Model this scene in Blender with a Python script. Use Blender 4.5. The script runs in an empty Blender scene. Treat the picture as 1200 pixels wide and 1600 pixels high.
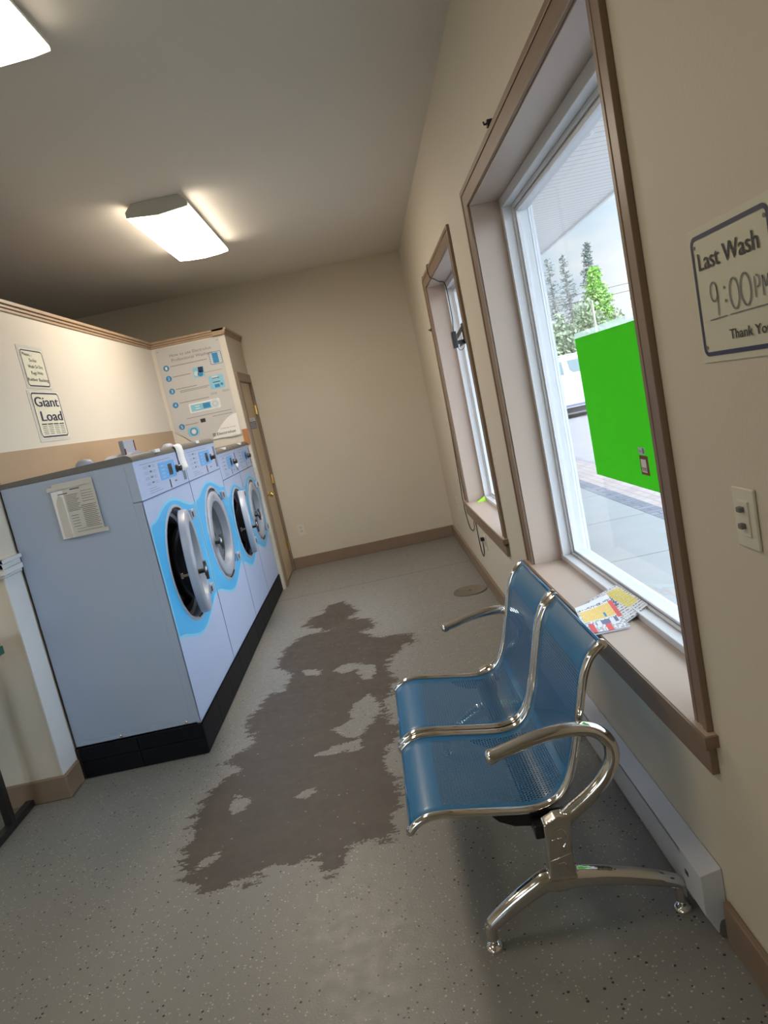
import bpy, bmesh, math, random
from mathutils import Vector, Matrix
PI = math.pi
random.seed(7)
SC = bpy.context.scene
COL = SC.collection

# ------------------------------------------------------------------ materials
def new_mat(name):
    m = bpy.data.materials.new(name); m.use_nodes = True
    nt = m.node_tree
    for n in list(nt.nodes): nt.nodes.remove(n)
    out = nt.nodes.new('ShaderNodeOutputMaterial')
    return m, nt, out

def N(nt, typ, **kw):
    n = nt.nodes.new(typ)
    for k, v in kw.items():
        if k.startswith('i_'):
            n.inputs[k[2:].replace('_', ' ')].default_value = v
        else: setattr(n, k, v)
    return n

def L(nt, a, b): nt.links.new(a, b)

def rgba(c): return (c[0], c[1], c[2], 1.0)

def mix_rgb(nt, fac, a, b):
    m = nt.nodes.new('ShaderNodeMix'); m.data_type = 'RGBA'
    for sock, v in ((m.inputs[0], fac), (m.inputs[6], a), (m.inputs[7], b)):
        if hasattr(v, 'is_linked') or isinstance(v, bpy.types.NodeSocket): L(nt, v, sock)
        elif isinstance(v, (int, float)): sock.default_value = v
        else: sock.default_value = rgba(v)
    return m.outputs[2]

def math_n(nt, op, a, b=None, c=None):
    m = nt.nodes.new('ShaderNodeMath'); m.operation = op
    for i, v in enumerate((a, b, c)):
        if v is None: continue
        if isinstance(v, bpy.types.NodeSocket): L(nt, v, m.inputs[i])
        else: m.inputs[i].default_value = v
    return m.outputs[0]

def paint(name, col, rough=0.5, metal=0.0, var=0.06, scale=6.0, bump=0.0, bscale=200.0, spec=0.5, coat=0.0):
    m, nt, out = new_mat(name)
    p = N(nt, 'ShaderNodeBsdfPrincipled')
    p.inputs['Roughness'].default_value = rough; p.inputs['Metallic'].default_value = metal
    p.inputs['Specular IOR Level'].default_value = spec
    if coat: p.inputs['Coat Weight'].default_value = coat; p.inputs['Coat Roughness'].default_value = 0.05
    g = N(nt, 'ShaderNodeNewGeometry')
    nz = N(nt, 'ShaderNodeTexNoise'); nz.inputs['Scale'].default_value = scale; nz.inputs['Detail'].default_value = 5
    L(nt, g.outputs['Position'], nz.inputs['Vector'])
    dk = tuple(c * (1 - var) for c in col); lt = tuple(min(1, c * (1 + var)) for c in col)
    L(nt, mix_rgb(nt, nz.outputs['Fac'], dk, lt), p.inputs['Base Color'])
    if bump:
        n2 = N(nt, 'ShaderNodeTexNoise'); n2.inputs['Scale'].default_value = bscale; n2.inputs['Detail'].default_value = 3
        L(nt, g.outputs['Position'], n2.inputs['Vector'])
        b = N(nt, 'ShaderNodeBump'); b.inputs['Strength'].default_value = bump; b.inputs['Distance'].default_value = 0.004
        L(nt, n2.outputs['Fac'], b.inputs['Height']); L(nt, b.outputs['Normal'], p.inputs['Normal'])
    L(nt, p.outputs[0], out.inputs[0])
    return m

def emit(name, col, s):
    m, nt, out = new_mat(name)
    e = N(nt, 'ShaderNodeEmission'); e.inputs[0].default_value = rgba(col); e.inputs[1].default_value = s
    L(nt, e.outputs[0], out.inputs[0]); return m

M = {}
M['wall'] = paint('cream_wall_paint', (.62, .555, .44), .62, bump=.12, bscale=120, var=.03, scale=1.5)
M['wall_white'] = paint('pale_wall_paint', (.62, .575, .50), .6, bump=.1, bscale=120, var=.03, scale=1.5)
M['ceiling'] = paint('ceiling_paint', (.72, .675, .60), .8, bump=.15, bscale=90, var=.03, scale=1.2)
M['brown'] = paint('brown_trim_paint', (.235, .165, .112), .42, var=.12, scale=14)
M['casing'] = paint('brown_casing_paint', (.225, .150, .098), .4, var=.1, scale=12)
M['jamb'] = paint('pinkish_jamb_paint', (.47, .37, .31), .4, var=.05, scale=5)
M['tan'] = paint('tan_board_paint', (.40, .285, .185), .5, var=.05, scale=6)
M['vinyl'] = paint('white_vinyl', (.66, .67, .70), .35, var=.02)
M['crownwood'] = paint('tan_crown_wood', (.36, .25, .16), .45, var=.15, scale=20)
M['washer'] = paint('washer_skylit_enamel', (.46, .54, .77), .38, var=.03, scale=3)  # blue of the window daylight is put into this enamel's colour
M['washer_shaded'] = paint('washer_shaded_enamel', (.35, .42, .55), .42, var=.04, scale=2.5)  # same enamel, darker copy: shade on the sides put into the colour
M['washer_grey'] = paint('door_ring_plastic', (.36, .39, .47), .33, var=.04, scale=5)
M['captop'] = paint('grey_top_plastic', (.125, .115, .105), .4, var=.1, scale=8)
M['cyan'] = paint('bright_blue_film', (.085, .46, .85), .35, var=.06, scale=3)
M['cyan_light'] = paint('light_blue_film', (.24, .64, .90), .35, var=.04, scale=3)
M['panelblue'] = paint('control_blue', (.14, .42, .85), .35, var=.04)
M['black'] = paint('black_plastic', (.012, .012, .013), .35, var=.2)
M['rubber'] = paint('black_rubber', (.018, .018, .02), .55, var=.2)
M['tile'] = paint('black_tile_glaze', (.006, .007, .010), .5, var=.3, scale=4, spec=.12)
M['grout'] = paint('grey_grout', (.05, .04, .035), .9)
M['chrome'] = paint('polished_chrome', (.80, .78, .75), .07, metal=1.0, var=.03)
M['castmetal'] = paint('satin_cast_metal', (.68, .66, .63), .10, metal=1.0, var=.06, scale=10)
M['steel'] = paint('drum_steel', (.16, .17, .19), .3, metal=1.0, var=.1)
M['darkpanel'] = paint('dark_display', (.03, .03, .035), .25)
M['slot'] = paint('recess_blue_grey', (.16, .20, .30), .4)
M['paper'] = paint('white_paper', (.74, .74, .76), .7, var=.03, scale=30)
M['oldpaper'] = paint('yellowed_paper', (.54, .53, .495), .7, var=.06, scale=25)
M['ink'] = paint('black_ink', (.03, .028, .03), .6)
M['greyink'] = paint('grey_ink', (.17, .165, .17), .6)
M['navy'] = paint('navy_ink', (.018, .02, .075), .5)
M['signboard'] = paint('cream_sign_board', (.60, .575, .44), .45, var=.03)
M['giantsign'] = paint('pale_sign_board', (.69, .68, .56), .45, var=.03)
M['poster'] = paint('poster_grey_paper', (.50, .49, .475), .55, var=.04)
M['posterwhite'] = paint('poster_white_paper', (.72, .70, .68), .55, var=.03)
M['pblue'] = paint('poster_blue_ink', (.03, .22, .45), .5)
M['plight'] = paint('poster_light_blue_ink', (.22, .50, .64), .5)
M['ppale'] = paint('poster_pale_ink', (.52, .62, .66), .5)
M['wood_door'] = None
M['brass'] = paint('brass', (.75, .52, .20), .25, metal=1.0, var=.06)
M['ivory'] = paint('ivory_plastic', (.66, .62, .50), .4, var=.02)
M['heater'] = paint('heater_white_enamel', (.60, .61, .64), .4, var=.03)
M['green'] = None
M['conc'] = None
M['dgreen'] = paint('dark_green_edge', (.01, .085, .055), .45)
M['ltop'] = paint('table_laminate', (.45, .37, .27), .45, var=.1, scale=15)
M['ducthood'] = paint('grey_duct_box', (.30, .335, .42), .5, var=.06)
M['rust'] = paint('rusty_edge', (.16, .06, .04), .8)
M['orange'] = paint('orange_wood', (.42, .18, .07), .5, var=.15, scale=30)
M['neon'] = paint('neon_yellow_green', (.40, .80, .06), .5)
M['fixture'] = paint('white_metal_housing', (.55, .54, .50), .45)
M['diffuser'] = None
M['yellow'] = paint('yellow_print', (.68, .62, .16), .6)
M['oran'] = paint('orange_print', (.72, .47, .17), .6)
M['red'] = paint('red_print', (.62, .09, .09), .6)
M['bluegrey'] = paint('blue_grey_print', (.14, .15, .25), .6)
M['news'] = paint('newsprint', (.66, .65, .68), .75, var=.08, scale=60)
M['white_car'] = paint('white_car_paint', (.70, .71, .74), .25, coat=.6, var=.01)
M['carglass'] = paint('car_window_glass', (.16, .22, .24), .12, var=.2, scale=2)
M['tyre'] = paint('tyre_rubber', (.03, .03, .035), .8)
M['bark'] = paint('hazed_bark', (.28, .26, .25), .9, var=.2)  # bark lightened, outdoor haze is in the colour
M['needle_grey'] = paint('hazed_grey_needles', (.24, .28, .27), .9, var=.3, scale=2)  # needles paled for haze in the base colour
M['needle_green'] = paint('hazed_lime_foliage', (.34, .58, .16), .8, var=.35, scale=1.5)  # lime green with the washed-out haze mixed into it
M['leaf_hazed'] = paint('hazed_green_foliage', (.30, .36, .24), .9, var=.4, scale=2.5)  # bush green made paler to paint in the haze
M['wood_pole'] = paint('weathered_pole_wood', (.42, .38, .34), .8)
M['wire'] = paint('wire_black', (.05, .05, .055), .5)
M['cable'] = paint('black_cable_sheath', (.012, .011, .010), .5)
M['drain'] = paint('worn_steel_cover', (.23, .20, .17), .4, metal=.4, var=.15, scale=20)
M['hinge_dark'] = paint('dark_gap', (.02, .02, .022), .7)
M['asphalt'] = paint('sunlit_asphalt', (.27, .26, .285), .9, var=.12, scale=3)
M['brickdark'] = None

def wood_door():
    m, nt, out = new_mat('maple_door_veneer')
    p = N(nt, 'ShaderNodeBsdfPrincipled'); p.inputs['Roughness'].default_value = .4
    g = N(nt, 'ShaderNodeNewGeometry')
    mp = N(nt, 'ShaderNodeMapping'); mp.inputs['Scale'].default_value = (14, 14, .9)
    L(nt, g.outputs['Position'], mp.inputs['Vector'])
    nz = N(nt, 'ShaderNodeTexNoise'); nz.inputs['Scale'].default_value = 2.2; nz.inputs['Detail'].default_value = 6
    L(nt, mp.outputs[0], nz.inputs['Vector'])
    L(nt, mix_rgb(nt, nz.outputs['Fac'], (.43, .31, .18), (.58, .45, .29)), p.inputs['Base Color'])
    L(nt, p.outputs[0], out.inputs[0]); return m
M['wood_door'] = wood_door()

def diffuser(power):
    m, nt, out = new_mat('lit_acrylic_diffuser')
    e = N(nt, 'ShaderNodeEmission'); e.inputs[0].default_value = (1.0, .87, .71, 1); e.inputs[1].default_value = power
    L(nt, e.outputs[0], out.inputs[0]); return m
M['diffuser'] = diffuser(6.0); M['diffuser_bright'] = diffuser(20.0)

def glass_mat():
    m, nt, out = new_mat('window_pane_glass')
    t = N(nt, 'ShaderNodeBsdfTransparent'); t.inputs[0].default_value = (.95, .97, .98, 1)
    gl = N(nt, 'ShaderNodeBsdfGlossy'); gl.inputs['Roughness'].default_value = .02
    lw = N(nt, 'ShaderNodeLayerWeight'); lw.inputs[0].default_value = .5
    f5 = math_n(nt, 'POWER', lw.outputs['Facing'], 5.0)
    fac = math_n(nt, 'ADD', .03, math_n(nt, 'MULTIPLY', f5, .6))
    mx = N(nt, 'ShaderNodeMixShader')
    L(nt, fac, mx.inputs[0]); L(nt, t.outputs[0], mx.inputs[1]); L(nt, gl.outputs[0], mx.inputs[2])
    L(nt, mx.outputs[0], out.inputs[0]); return m
M['glass'] = glass_mat()

def green_mat(name, col, tr, a=1.0):
    m, nt, out = new_mat(name)
    d = N(nt, 'ShaderNodeBsdfDiffuse'); d.inputs[0].default_value = rgba(col)
    t = N(nt, 'ShaderNodeBsdfTranslucent'); t.inputs[0].default_value = rgba(col)
    mx = N(nt, 'ShaderNodeMixShader'); mx.inputs[0].default_value = tr
    L(nt, d.outputs[0], mx.inputs[1]); L(nt, t.outputs[0], mx.inputs[2])
    if a < 1:
        tp = N(nt, 'ShaderNodeBsdfTransparent'); m2 = N(nt, 'ShaderNodeMixShader'); m2.inputs[0].default_value = a
        L(nt, tp.outputs[0], m2.inputs[1]); L(nt, mx.outputs[0], m2.inputs[2]); L(nt, m2.outputs[0], out.inputs[0])
    else: L(nt, mx.outputs[0], out.inputs[0])
    return m
M['green'] = green_mat('bright_green_sheet', (.15, .62, .07), .5)
M['cleartape'] = green_mat('frosted_clear_film', (.72, .85, .80), .6, .45)

def door_glass():
    m, nt, out = new_mat('dark_door_glass')
    p = N(nt, 'ShaderNodeBsdfPrincipled'); p.inputs['Base Color'].default_value = (.012, .013, .016, 1)
    p.inputs['Roughness'].default_value = .05; p.inputs['Coat Weight'].default_value = .5
    L(nt, p.outputs[0], out.inputs[0]); return m
M['doorglass'] = door_glass()

def drum_mat():
    m, nt, out = new_mat('perforated_drum_steel')
    p = N(nt, 'ShaderNodeBsdfPrincipled'); p.inputs['Metallic'].default_value = .9; p.inputs['Roughness'].default_value = .3
    g = N(nt, 'ShaderNodeTexCoord')
    v = N(nt, 'ShaderNodeTexVoronoi'); v.inputs['Scale'].default_value = 55; v.inputs['Randomness'].default_value = .1
    L(nt, g.outputs['Object'], v.inputs['Vector'])
    f = math_n(nt, 'GREATER_THAN', v.outputs['Distance'], .3)
    L(nt, mix_rgb(nt, f, (.004, .004, .005), (.15, .155, .17)), p.inputs['Base Color'])
    L(nt, p.outputs[0], out.inputs[0]); return m
M['drum'] = drum_mat()

def mesh_seat():
    # blue enamelled sheet, punched with staggered round holes inside a plain border (UV in metres)
    m, nt, out = new_mat('blue_perforated_sheet')
    p = N(nt, 'ShaderNodeBsdfPrincipled'); p.inputs['Base Color'].default_value = (.016, .150, .33, 1)
    p.inputs['Metallic'].default_value = 0; p.inputs['Roughness'].default_value = .42
    p.inputs['Coat Weight'].default_value = .25; p.inputs['Coat Roughness'].default_value = .2
    uv = N(nt, 'ShaderNodeUVMap'); uv.uv_map = 'UVMap'
    s = N(nt, 'ShaderNodeSeparateXYZ'); L(nt, uv.outputs[0], s.inputs[0])
    u, v = s.outputs[0], s.outputs[1]       # u across (m), v along profile (m)
    P = .0105
    row = math_n(nt, 'DIVIDE', v, P * .866)
    rf = math_n(nt, 'FLOOR', row); odd = math_n(nt, 'MODULO', rf, 2.0)
    cu = math_n(nt, 'ADD', math_n(nt, 'DIVIDE', u, P), math_n(nt, 'MULTIPLY', odd, .5))
    fu = math_n(nt, 'SUBTRACT', math_n(nt, 'FRACT', cu), .5)
    fv = math_n(nt, 'MULTIPLY', math_n(nt, 'SUBTRACT', math_n(nt, 'FRACT', row), .5), .866)
    d = math_n(nt, 'SQRT', math_n(nt, 'ADD', math_n(nt, 'MULTIPLY', fu, fu), math_n(nt, 'MULTIPLY', fv, fv)))
    hole = math_n(nt, 'LESS_THAN', d, .34)
    box = None
    for sock, lo, hi in ((u, .045, .415),):
        box = math_n(nt, 'MULTIPLY', math_n(nt, 'GREATER_THAN', sock, lo), math_n(nt, 'LESS_THAN', sock, hi))
    seat = math_n(nt, 'MULTIPLY', math_n(nt, 'GREATER_THAN', v, .105), math_n(nt, 'LESS_THAN', v, .47))
    back = math_n(nt, 'MULTIPLY', math_n(nt, 'GREATER_THAN', v, .50), math_n(nt, 'LESS_THAN', v, .785))
    reg = math_n(nt, 'MULTIPLY', box, math_n(nt, 'ADD', seat, back))
    fac = math_n(nt, 'MULTIPLY', hole, reg)
    tp = N(nt, 'ShaderNodeBsdfTransparent'); mx = N(nt, 'ShaderNodeMixShader')
    L(nt, fac, mx.inputs[0]); L(nt, p.outputs[0], mx.inputs[1]); L(nt, tp.outputs[0], mx.inputs[2])
    L(nt, mx.outputs[0], out.inputs[0]); return m
M['seat'] = mesh_seat()

def floor_mat():
    m, nt, out = new_mat('speckled_grey_floor_paint')
    p = N(nt, 'ShaderNodeBsdfPrincipled')
    g = N(nt, 'ShaderNodeNewGeometry')
    pos = g.outputs['Position']
    def noise(sc, det=4, vec=pos, rgh=.5):
        n = N(nt, 'ShaderNodeTexNoise'); n.inputs['Scale'].default_value = sc; n.inputs['Detail'].default_value = det
        n.inputs['Roughness'].default_value = rgh
        L(nt, vec, n.inputs['Vector']); return n.outputs['Fac']
    def speck(sc, th, seed):
        mp = N(nt, 'ShaderNodeMapping'); mp.inputs['Location'].default_value = (seed, seed * 2, 0); L(nt, pos, mp.inputs['Vector'])
        v = N(nt, 'ShaderNodeTexVoronoi'); v.inputs['Scale'].default_value = sc; L(nt, mp.outputs[0], v.inputs['Vector'])
        sp = N(nt, 'ShaderNodeSeparateColor'); L(nt, v.outputs['Color'], sp.inputs[0])
        on = math_n(nt, 'GREATER_THAN', sp.outputs[0], th)
        size = math_n(nt, 'MULTIPLY', sp.outputs[1], .34)
        return math_n(nt, 'MULTIPLY', on, math_n(nt, 'LESS_THAN', v.outputs['Distance'], size))
    at = N(nt, 'ShaderNodeAttribute'); at.attribute_name = 'wear'; at.attribute_type = 'GEOMETRY'
    wear = at.outputs['Fac']          # signed distance in metres, positive inside the worn patch
    mp = N(nt, 'ShaderNodeMapping'); mp.inputs['Scale'].default_value = (.55, 1.15, 1); mp.inputs['Rotation'].default_value = (0, 0, .1); L(nt, pos, mp.inputs['Vector'])
    n1 = noise(17, 10, mp.outputs[0], .72)
    edge = math_n(nt, 'ADD', wear, math_n(nt, 'MULTIPLY', math_n(nt, 'SUBTRACT', n1, .5), .27))
    fray = math_n(nt, 'MULTIPLY', math_n(nt, 'SUBTRACT', noise(85, 5), .5), .07)
    edge = math_n(nt, 'ADD', edge, fray)
    mask = math_n(nt, 'GREATER_THAN', edge, 0.0)
    base = mix_rgb(nt, noise(1.3, 4), (.215, .212, .20), (.27, .267, .255))
    base = mix_rgb(nt, math_n(nt, 'MULTIPLY', noise(30, 6), .35), base, (.19, .18, .155))
    base = mix_rgb(nt, speck(100, .50, 0), base, (.46, .44, .37))
    base = mix_rgb(nt, speck(80, .80, 3.3), base, (.028, .026, .026))
    # joint line across the slab, and scuffed traces
    sx = N(nt, 'ShaderNodeSeparateXYZ'); L(nt, pos, sx.inputs[0])
    jw = math_n(nt, 'ADD', math_n(nt, 'ABSOLUTE', math_n(nt, 'SUBTRACT', math_n(nt, 'ADD', sx.outputs[1], math_n(nt, 'MULTIPLY', noise(5, 3), .03)), 6.055)), 0.0)
    base = mix_rgb(nt, math_n(nt, 'MULTIPLY', math_n(nt, 'LESS_THAN', jw, .008), .7), base, (.09, .08, .07))
    worn = mix_rgb(nt, noise(7, 8, pos, .7), (.042, .033, .027), (.108, .088, .074))
    worn = mix_rgb(nt, speck(60, .93, 9.1), worn, (.22, .21, .19))
    L(nt, mix_rgb(nt, mask, base, worn), p.inputs['Base Color'])
    r = math_n(nt, 'ADD', .30, math_n(nt, 'MULTIPLY', noise(25, 4), .22))
    r = math_n(nt, 'ADD', r, math_n(nt, 'MULTIPLY', mask, .10))
    L(nt, r, p.inputs['Roughness'])
    b = N(nt, 'ShaderNodeBump'); b.inputs['Strength'].default_value = .25; b.inputs['Distance'].default_value = .002
    h = math_n(nt, 'ADD', noise(160, 3), math_n(nt, 'MULTIPLY', mask, -.6))
    L(nt, h, b.inputs['Height']); L(nt, b.outputs[0], p.inputs['Normal'])
    L(nt, p.outputs[0], out.inputs[0]); return m
M['floor'] = floor_mat()

def concrete():
    m, nt, out = new_mat('smooth_concrete_slab')
    p = N(nt, 'ShaderNodeBsdfPrincipled'); p.inputs['Roughness'].default_value = .8
    g = N(nt, 'ShaderNodeNewGeometry'); pos = g.outputs['Position']
    nz = N(nt, 'ShaderNodeTexNoise'); nz.inputs['Scale'].default_value = 3; nz.inputs['Detail'].default_value = 8; L(nt, pos, nz.inputs['Vector'])
    base = mix_rgb(nt, nz.outputs['Fac'], (.24, .25, .26), (.31, .32, .33))
    s = N(nt, 'ShaderNodeSeparateXYZ'); L(nt, pos, s.inputs[0])
    fr = math_n(nt, 'FRACT', math_n(nt, 'DIVIDE', math_n(nt, 'SUBTRACT', s.outputs[1], 5.265 - 1.385 * 20), 1.385))
    d = math_n(nt, 'MINIMUM', fr, math_n(nt, 'SUBTRACT', 1.0, fr))
    base = mix_rgb(nt, math_n(nt, 'LESS_THAN', d, .007), base, (.14, .14, .14))
    L(nt, base, p.inputs['Base Color']); L(nt, p.outputs[0], out.inputs[0]); return m
M['conc'] = concrete()

def bricks(name, c1, c2, mort, sc, rot=0):
    m, nt, out = new_mat(name)
    p = N(nt, 'ShaderNodeBsdfPrincipled'); p.inputs['Roughness'].default_value = .85
    g = N(nt, 'ShaderNodeNewGeometry')
    mp = N(nt, 'ShaderNodeMapping'); mp.inputs['Rotation'].default_value = (0, 0, rot); L(nt, g.outputs['Position'], mp.inputs['Vector'])
    b = N(nt, 'ShaderNodeTexBrick'); b.inputs['Scale'].default_value = sc; L(nt, mp.outputs[0], b.inputs['Vector'])
    b.inputs['Color1'].default_value = rgba(c1); b.inputs['Color2'].default_value = rgba(c2); b.inputs['Mortar'].default_value = rgba(mort)
    L(nt, b.outputs[0], p.inputs['Base Color']); L(nt, p.outputs[0], out.inputs[0]); return m
M['brickdark'] = bricks('dark_soldier_pavers', (.14, .15, .19), (.20, .21, .26), (.10, .10, .11), 2.2)
M['pavers'] = bricks('pinkish_pavers', (.34, .28, .27), (.40, .34, .33), (.26, .23, .23), 2.5, PI / 2)

def soffit_mat():
    m, nt, out = new_mat('ribbed_vinyl_soffit')
    p = N(nt, 'ShaderNodeBsdfPrincipled'); p.inputs['Roughness'].default_value = .5
    g = N(nt, 'ShaderNodeNewGeometry')
    s = N(nt, 'ShaderNodeSeparateXYZ'); L(nt, g.outputs['Position'], s.inputs[0])
    fr = math_n(nt, 'FRACT', math_n(nt, 'DIVIDE', s.outputs[1], .10))
    d = math_n(nt, 'LESS_THAN', fr, .12)
    L(nt, mix_rgb(nt, d, (.72, .72, .74), (.42, .42, .44)), p.inputs['Base Color'])
    L(nt, p.outputs[0], out.inputs[0]); return m
M['soffit'] = soffit_mat()
M['siding'] = paint('outside_siding', (.55, .53, .50), .7)
M['roof'] = paint('roof_shingle', (.12, .12, .12), .9)
M['grass'] = paint('dry_grass', (.20, .24, .10), .9, var=.4, scale=1)

# ------------------------------------------------------------------ mesh builder
class MB:
    def __init__(s): s.v = []; s.f = []; s.m = []; s.sm = []; s.uv = {}
    def add(s, vs, fs, mi=0, smooth=False):
        b = len(s.v); s.v += [tuple(v) for v in vs]
        for f in fs: s.f.append([b + i for i in f]); s.m.append(mi); s.sm.append(smooth)
        return s
    def box(s, x0, x1, y0, y1, z0, z1, mi=0):
        x0, x1 = sorted((x0, x1)); y0, y1 = sorted((y0, y1)); z0, z1 = sorted((z0, z1))
        vs = [(x, y, z) for x in (x0, x1) for y in (y0, y1) for z in (z0, z1)]
        return s.add(vs, [(0, 1, 3, 2), (4, 6, 7, 5), (0, 4, 5, 1), (2, 3, 7, 6), (0, 2, 6, 4), (1, 5, 7, 3)], mi)
    def prism(s, pts, axis, a0, a1, mi=0, smooth=False):
        # pts in the two other axes (order x,y,z without axis), extruded along axis
        def mk(p, a):
            q = list(p); q.insert(axis, a); return tuple(q)
        n = len(pts)
        vs = [mk(p, a0) for p in pts] + [mk(p, a1) for p in pts]
        s.add(vs, [tuple(range(n)), tuple(range(2 * n - 1, n - 1, -1))], mi)
        return s.add(vs, [(i, (i + 1) % n, n + (i + 1) % n, n + i) for i in range(n)], mi, smooth)
    def lathe(s, prof, origin, axis=(0, 0, 1), n=32, mi=0, smooth=True, caps=True):
        # prof: list of (r, h)
        ax = Vector(axis).normalized(); t = Vector((0, 0, 1)) if abs(ax.z) < .9 else Vector((1, 0, 0))
        a = ax.cross(t).normalized(); b = ax.cross(a); o = Vector(origin)
        vs = []
        for r, h in prof:
            for k in range(n):
                an = 2 * PI * k / n; vs.append(o + ax * h + a * (r * math.cos(an)) + b * (r * math.sin(an)))
        fs = []
        for i in range(len(prof) - 1):
            for k in range(n):
                k2 = (k + 1) % n; fs.append((i * n + k, i * n + k2, (i + 1) * n + k2, (i + 1) * n + k))
        s.add(vs, fs, mi, smooth)
        if caps:
            m = len(prof) - 1
            if prof[0][0] > 1e-6: s.add(vs[:n], [tuple(range(n - 1, -1, -1))], mi)
            if prof[-1][0] > 1e-6: s.add(vs[m * n:], [tuple(range(n))], mi)
        return s
    def tube(s, pts, rad, n=10, mi=0, up=None, caps=True):
        # rad: float | list of float | list of (r_side, r_up); up: fixed reference vector
        pts = [Vector(p) for p in pts]; m = len(pts); vs = []
        prev = None
        for i, p in enumerate(pts):
            t = (pts[min(i + 1, m - 1)] - pts[max(i - 1, 0)])
            t = t.normalized() if t.length > 1e-9 else Vector((0, 0, 1))
            if up is not None: side = t.cross(Vector(up))
            elif prev is None: side = t.cross(Vector((0, 0, 1)) if abs(t.z) < .9 else Vector((1, 0, 0)))
            else: side = prev - t * prev.dot(t)
            side.normalize(); prev = side.copy(); o = side.cross(t).normalized()
            r = rad[i] if isinstance(rad, (list, tuple)) else rad
            ra, rb = r if isinstance(r, (list, tuple)) else (r, r)
            for k in range(n):
                an = 2 * PI * k / n; vs.append(p + side * (ra * math.cos(an)) + o * (rb * math.sin(an)))
        fs = [(i * n + k, i * n + (k + 1) % n, (i + 1) * n + (k + 1) % n, (i + 1) * n + k) for i in range(m - 1) for k in range(n)]
        s.add(vs, fs, mi, True)
        if caps: s.add(vs[:n], [tuple(range(n))], mi); s.add(vs[-n:], [tuple(range(n - 1, -1, -1))], mi)
        return s
    def build(s, name, mats, parent=None, bevel=0, seg=2, label=None, loc=None, merge=False):
        off = world_loc(parent) if parent else Vector((0, 0, 0))
        if loc is not None: off = off + (Vector(loc) - off)
        me = bpy.data.meshes.new(name)
        me.from_pydata([tuple(Vector(v) - off) for v in s.v], [], s.f)
        if not isinstance(mats, (list, tuple)): mats = [mats]
        for m in mats: me.materials.append(M[m] if isinstance(m, str) else m)
        me.polygons.foreach_set('material_index', s.m); me.polygons.foreach_set('use_smooth', s.sm)
        me.update()
        bm = bmesh.new(); bm.from_mesh(me)
        bmesh.ops.remove_doubles(bm, verts=bm.verts, dist=1e-5)
        bmesh.ops.recalc_face_normals(bm, faces=bm.faces)
        if any(s.sm):
            for e in bm.edges:
                if len(e.link_faces) == 2 and e.calc_face_angle(0) > .75: e.smooth = False
        bm.to_mesh(me); bm.free()
        ob = bpy.data.objects.new(name, me); COL.objects.link(ob)
        if parent: ob.parent = parent
        if loc is not None:
            ob.location = Vector(loc) - (world_loc(parent) if parent else Vector((0, 0, 0)))
        if bevel:
            b = ob.modifiers.new('bevel', 'BEVEL'); b.width = bevel; b.segments = seg; b.limit_method = 'ANGLE'; b.angle_limit = .6
            b.harden_normals = False
        if label: ob['label'] = label
        return ob

def world_loc(o):
    v = Vector((0, 0, 0))
    while o: v += o.location; o = o.parent
    return v

def tag(o, label=None, cat=None, group=None, kind=None):
    if label: o['label'] = label
    if cat: o['category'] = cat
    if group: o['group'] = group
    if kind: o['kind'] = kind
    return o

def thing(name, loc, label, cat, group=None):
    o = bpy.data.objects.new(name, None); COL.objects.link(o); o.location = loc; o.empty_display_size = .1
    return tag(o, label, cat, group)

def struct(name, loc=(0, 0, 0)):
    o = bpy.data.objects.new(name, None); COL.objects.link(o); o.location = loc
    o['kind'] = 'structure'; return o

def copy_tree(o, parent=None):
    c = o.copy(); COL.objects.link(c); c.parent = parent
    for ch in list(o.children): copy_tree(ch, c)
    return c

def crom(pts, n=6):
    pts = [Vector(p) for p in pts]; out = []
    for i in range(len(pts) - 1):
        p0 = pts[max(i - 1, 0)]; p1 = pts[i]; p2 = pts[i + 1]; p3 = pts[min(i + 2, len(pts) - 1)]
        for k in range(n):
            t = k / n
            out.append(.5 * ((2 * p1) + (p2 - p0) * t + (2 * p0 - 5 * p1 + 4 * p2 - p3) * t * t + (3 * p1 - p0 - 3 * p2 + p3) * t ** 3))
    out.append(pts[-1]); return out

# ------------------------------------------------------------------ flat print (signs, posters, panels)
_tc = {}
def text_polys(txt):
    if txt in _tc: return _tc[txt]
    cu = bpy.data.curves.new('t', 'FONT'); cu.body = txt; cu.size = 1; cu.resolution_u = 3
    ob = bpy.data.objects.new('t', cu); COL.objects.link(ob)
    bpy.context.view_layer.update()
    dg = bpy.context.evaluated_depsgraph_get()
    me = bpy.data.meshes.new_from_object(ob.evaluated_get(dg))
    vs = [(v.co.x, v.co.y) for v in me.vertices]; fs = [tuple(p.vertices) for p in me.polygons]
    bpy.data.objects.remove(ob); bpy.data.meshes.remove(me); bpy.data.curves.remove(cu)
    _tc[txt] = (vs, fs); return _tc[txt]

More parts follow.
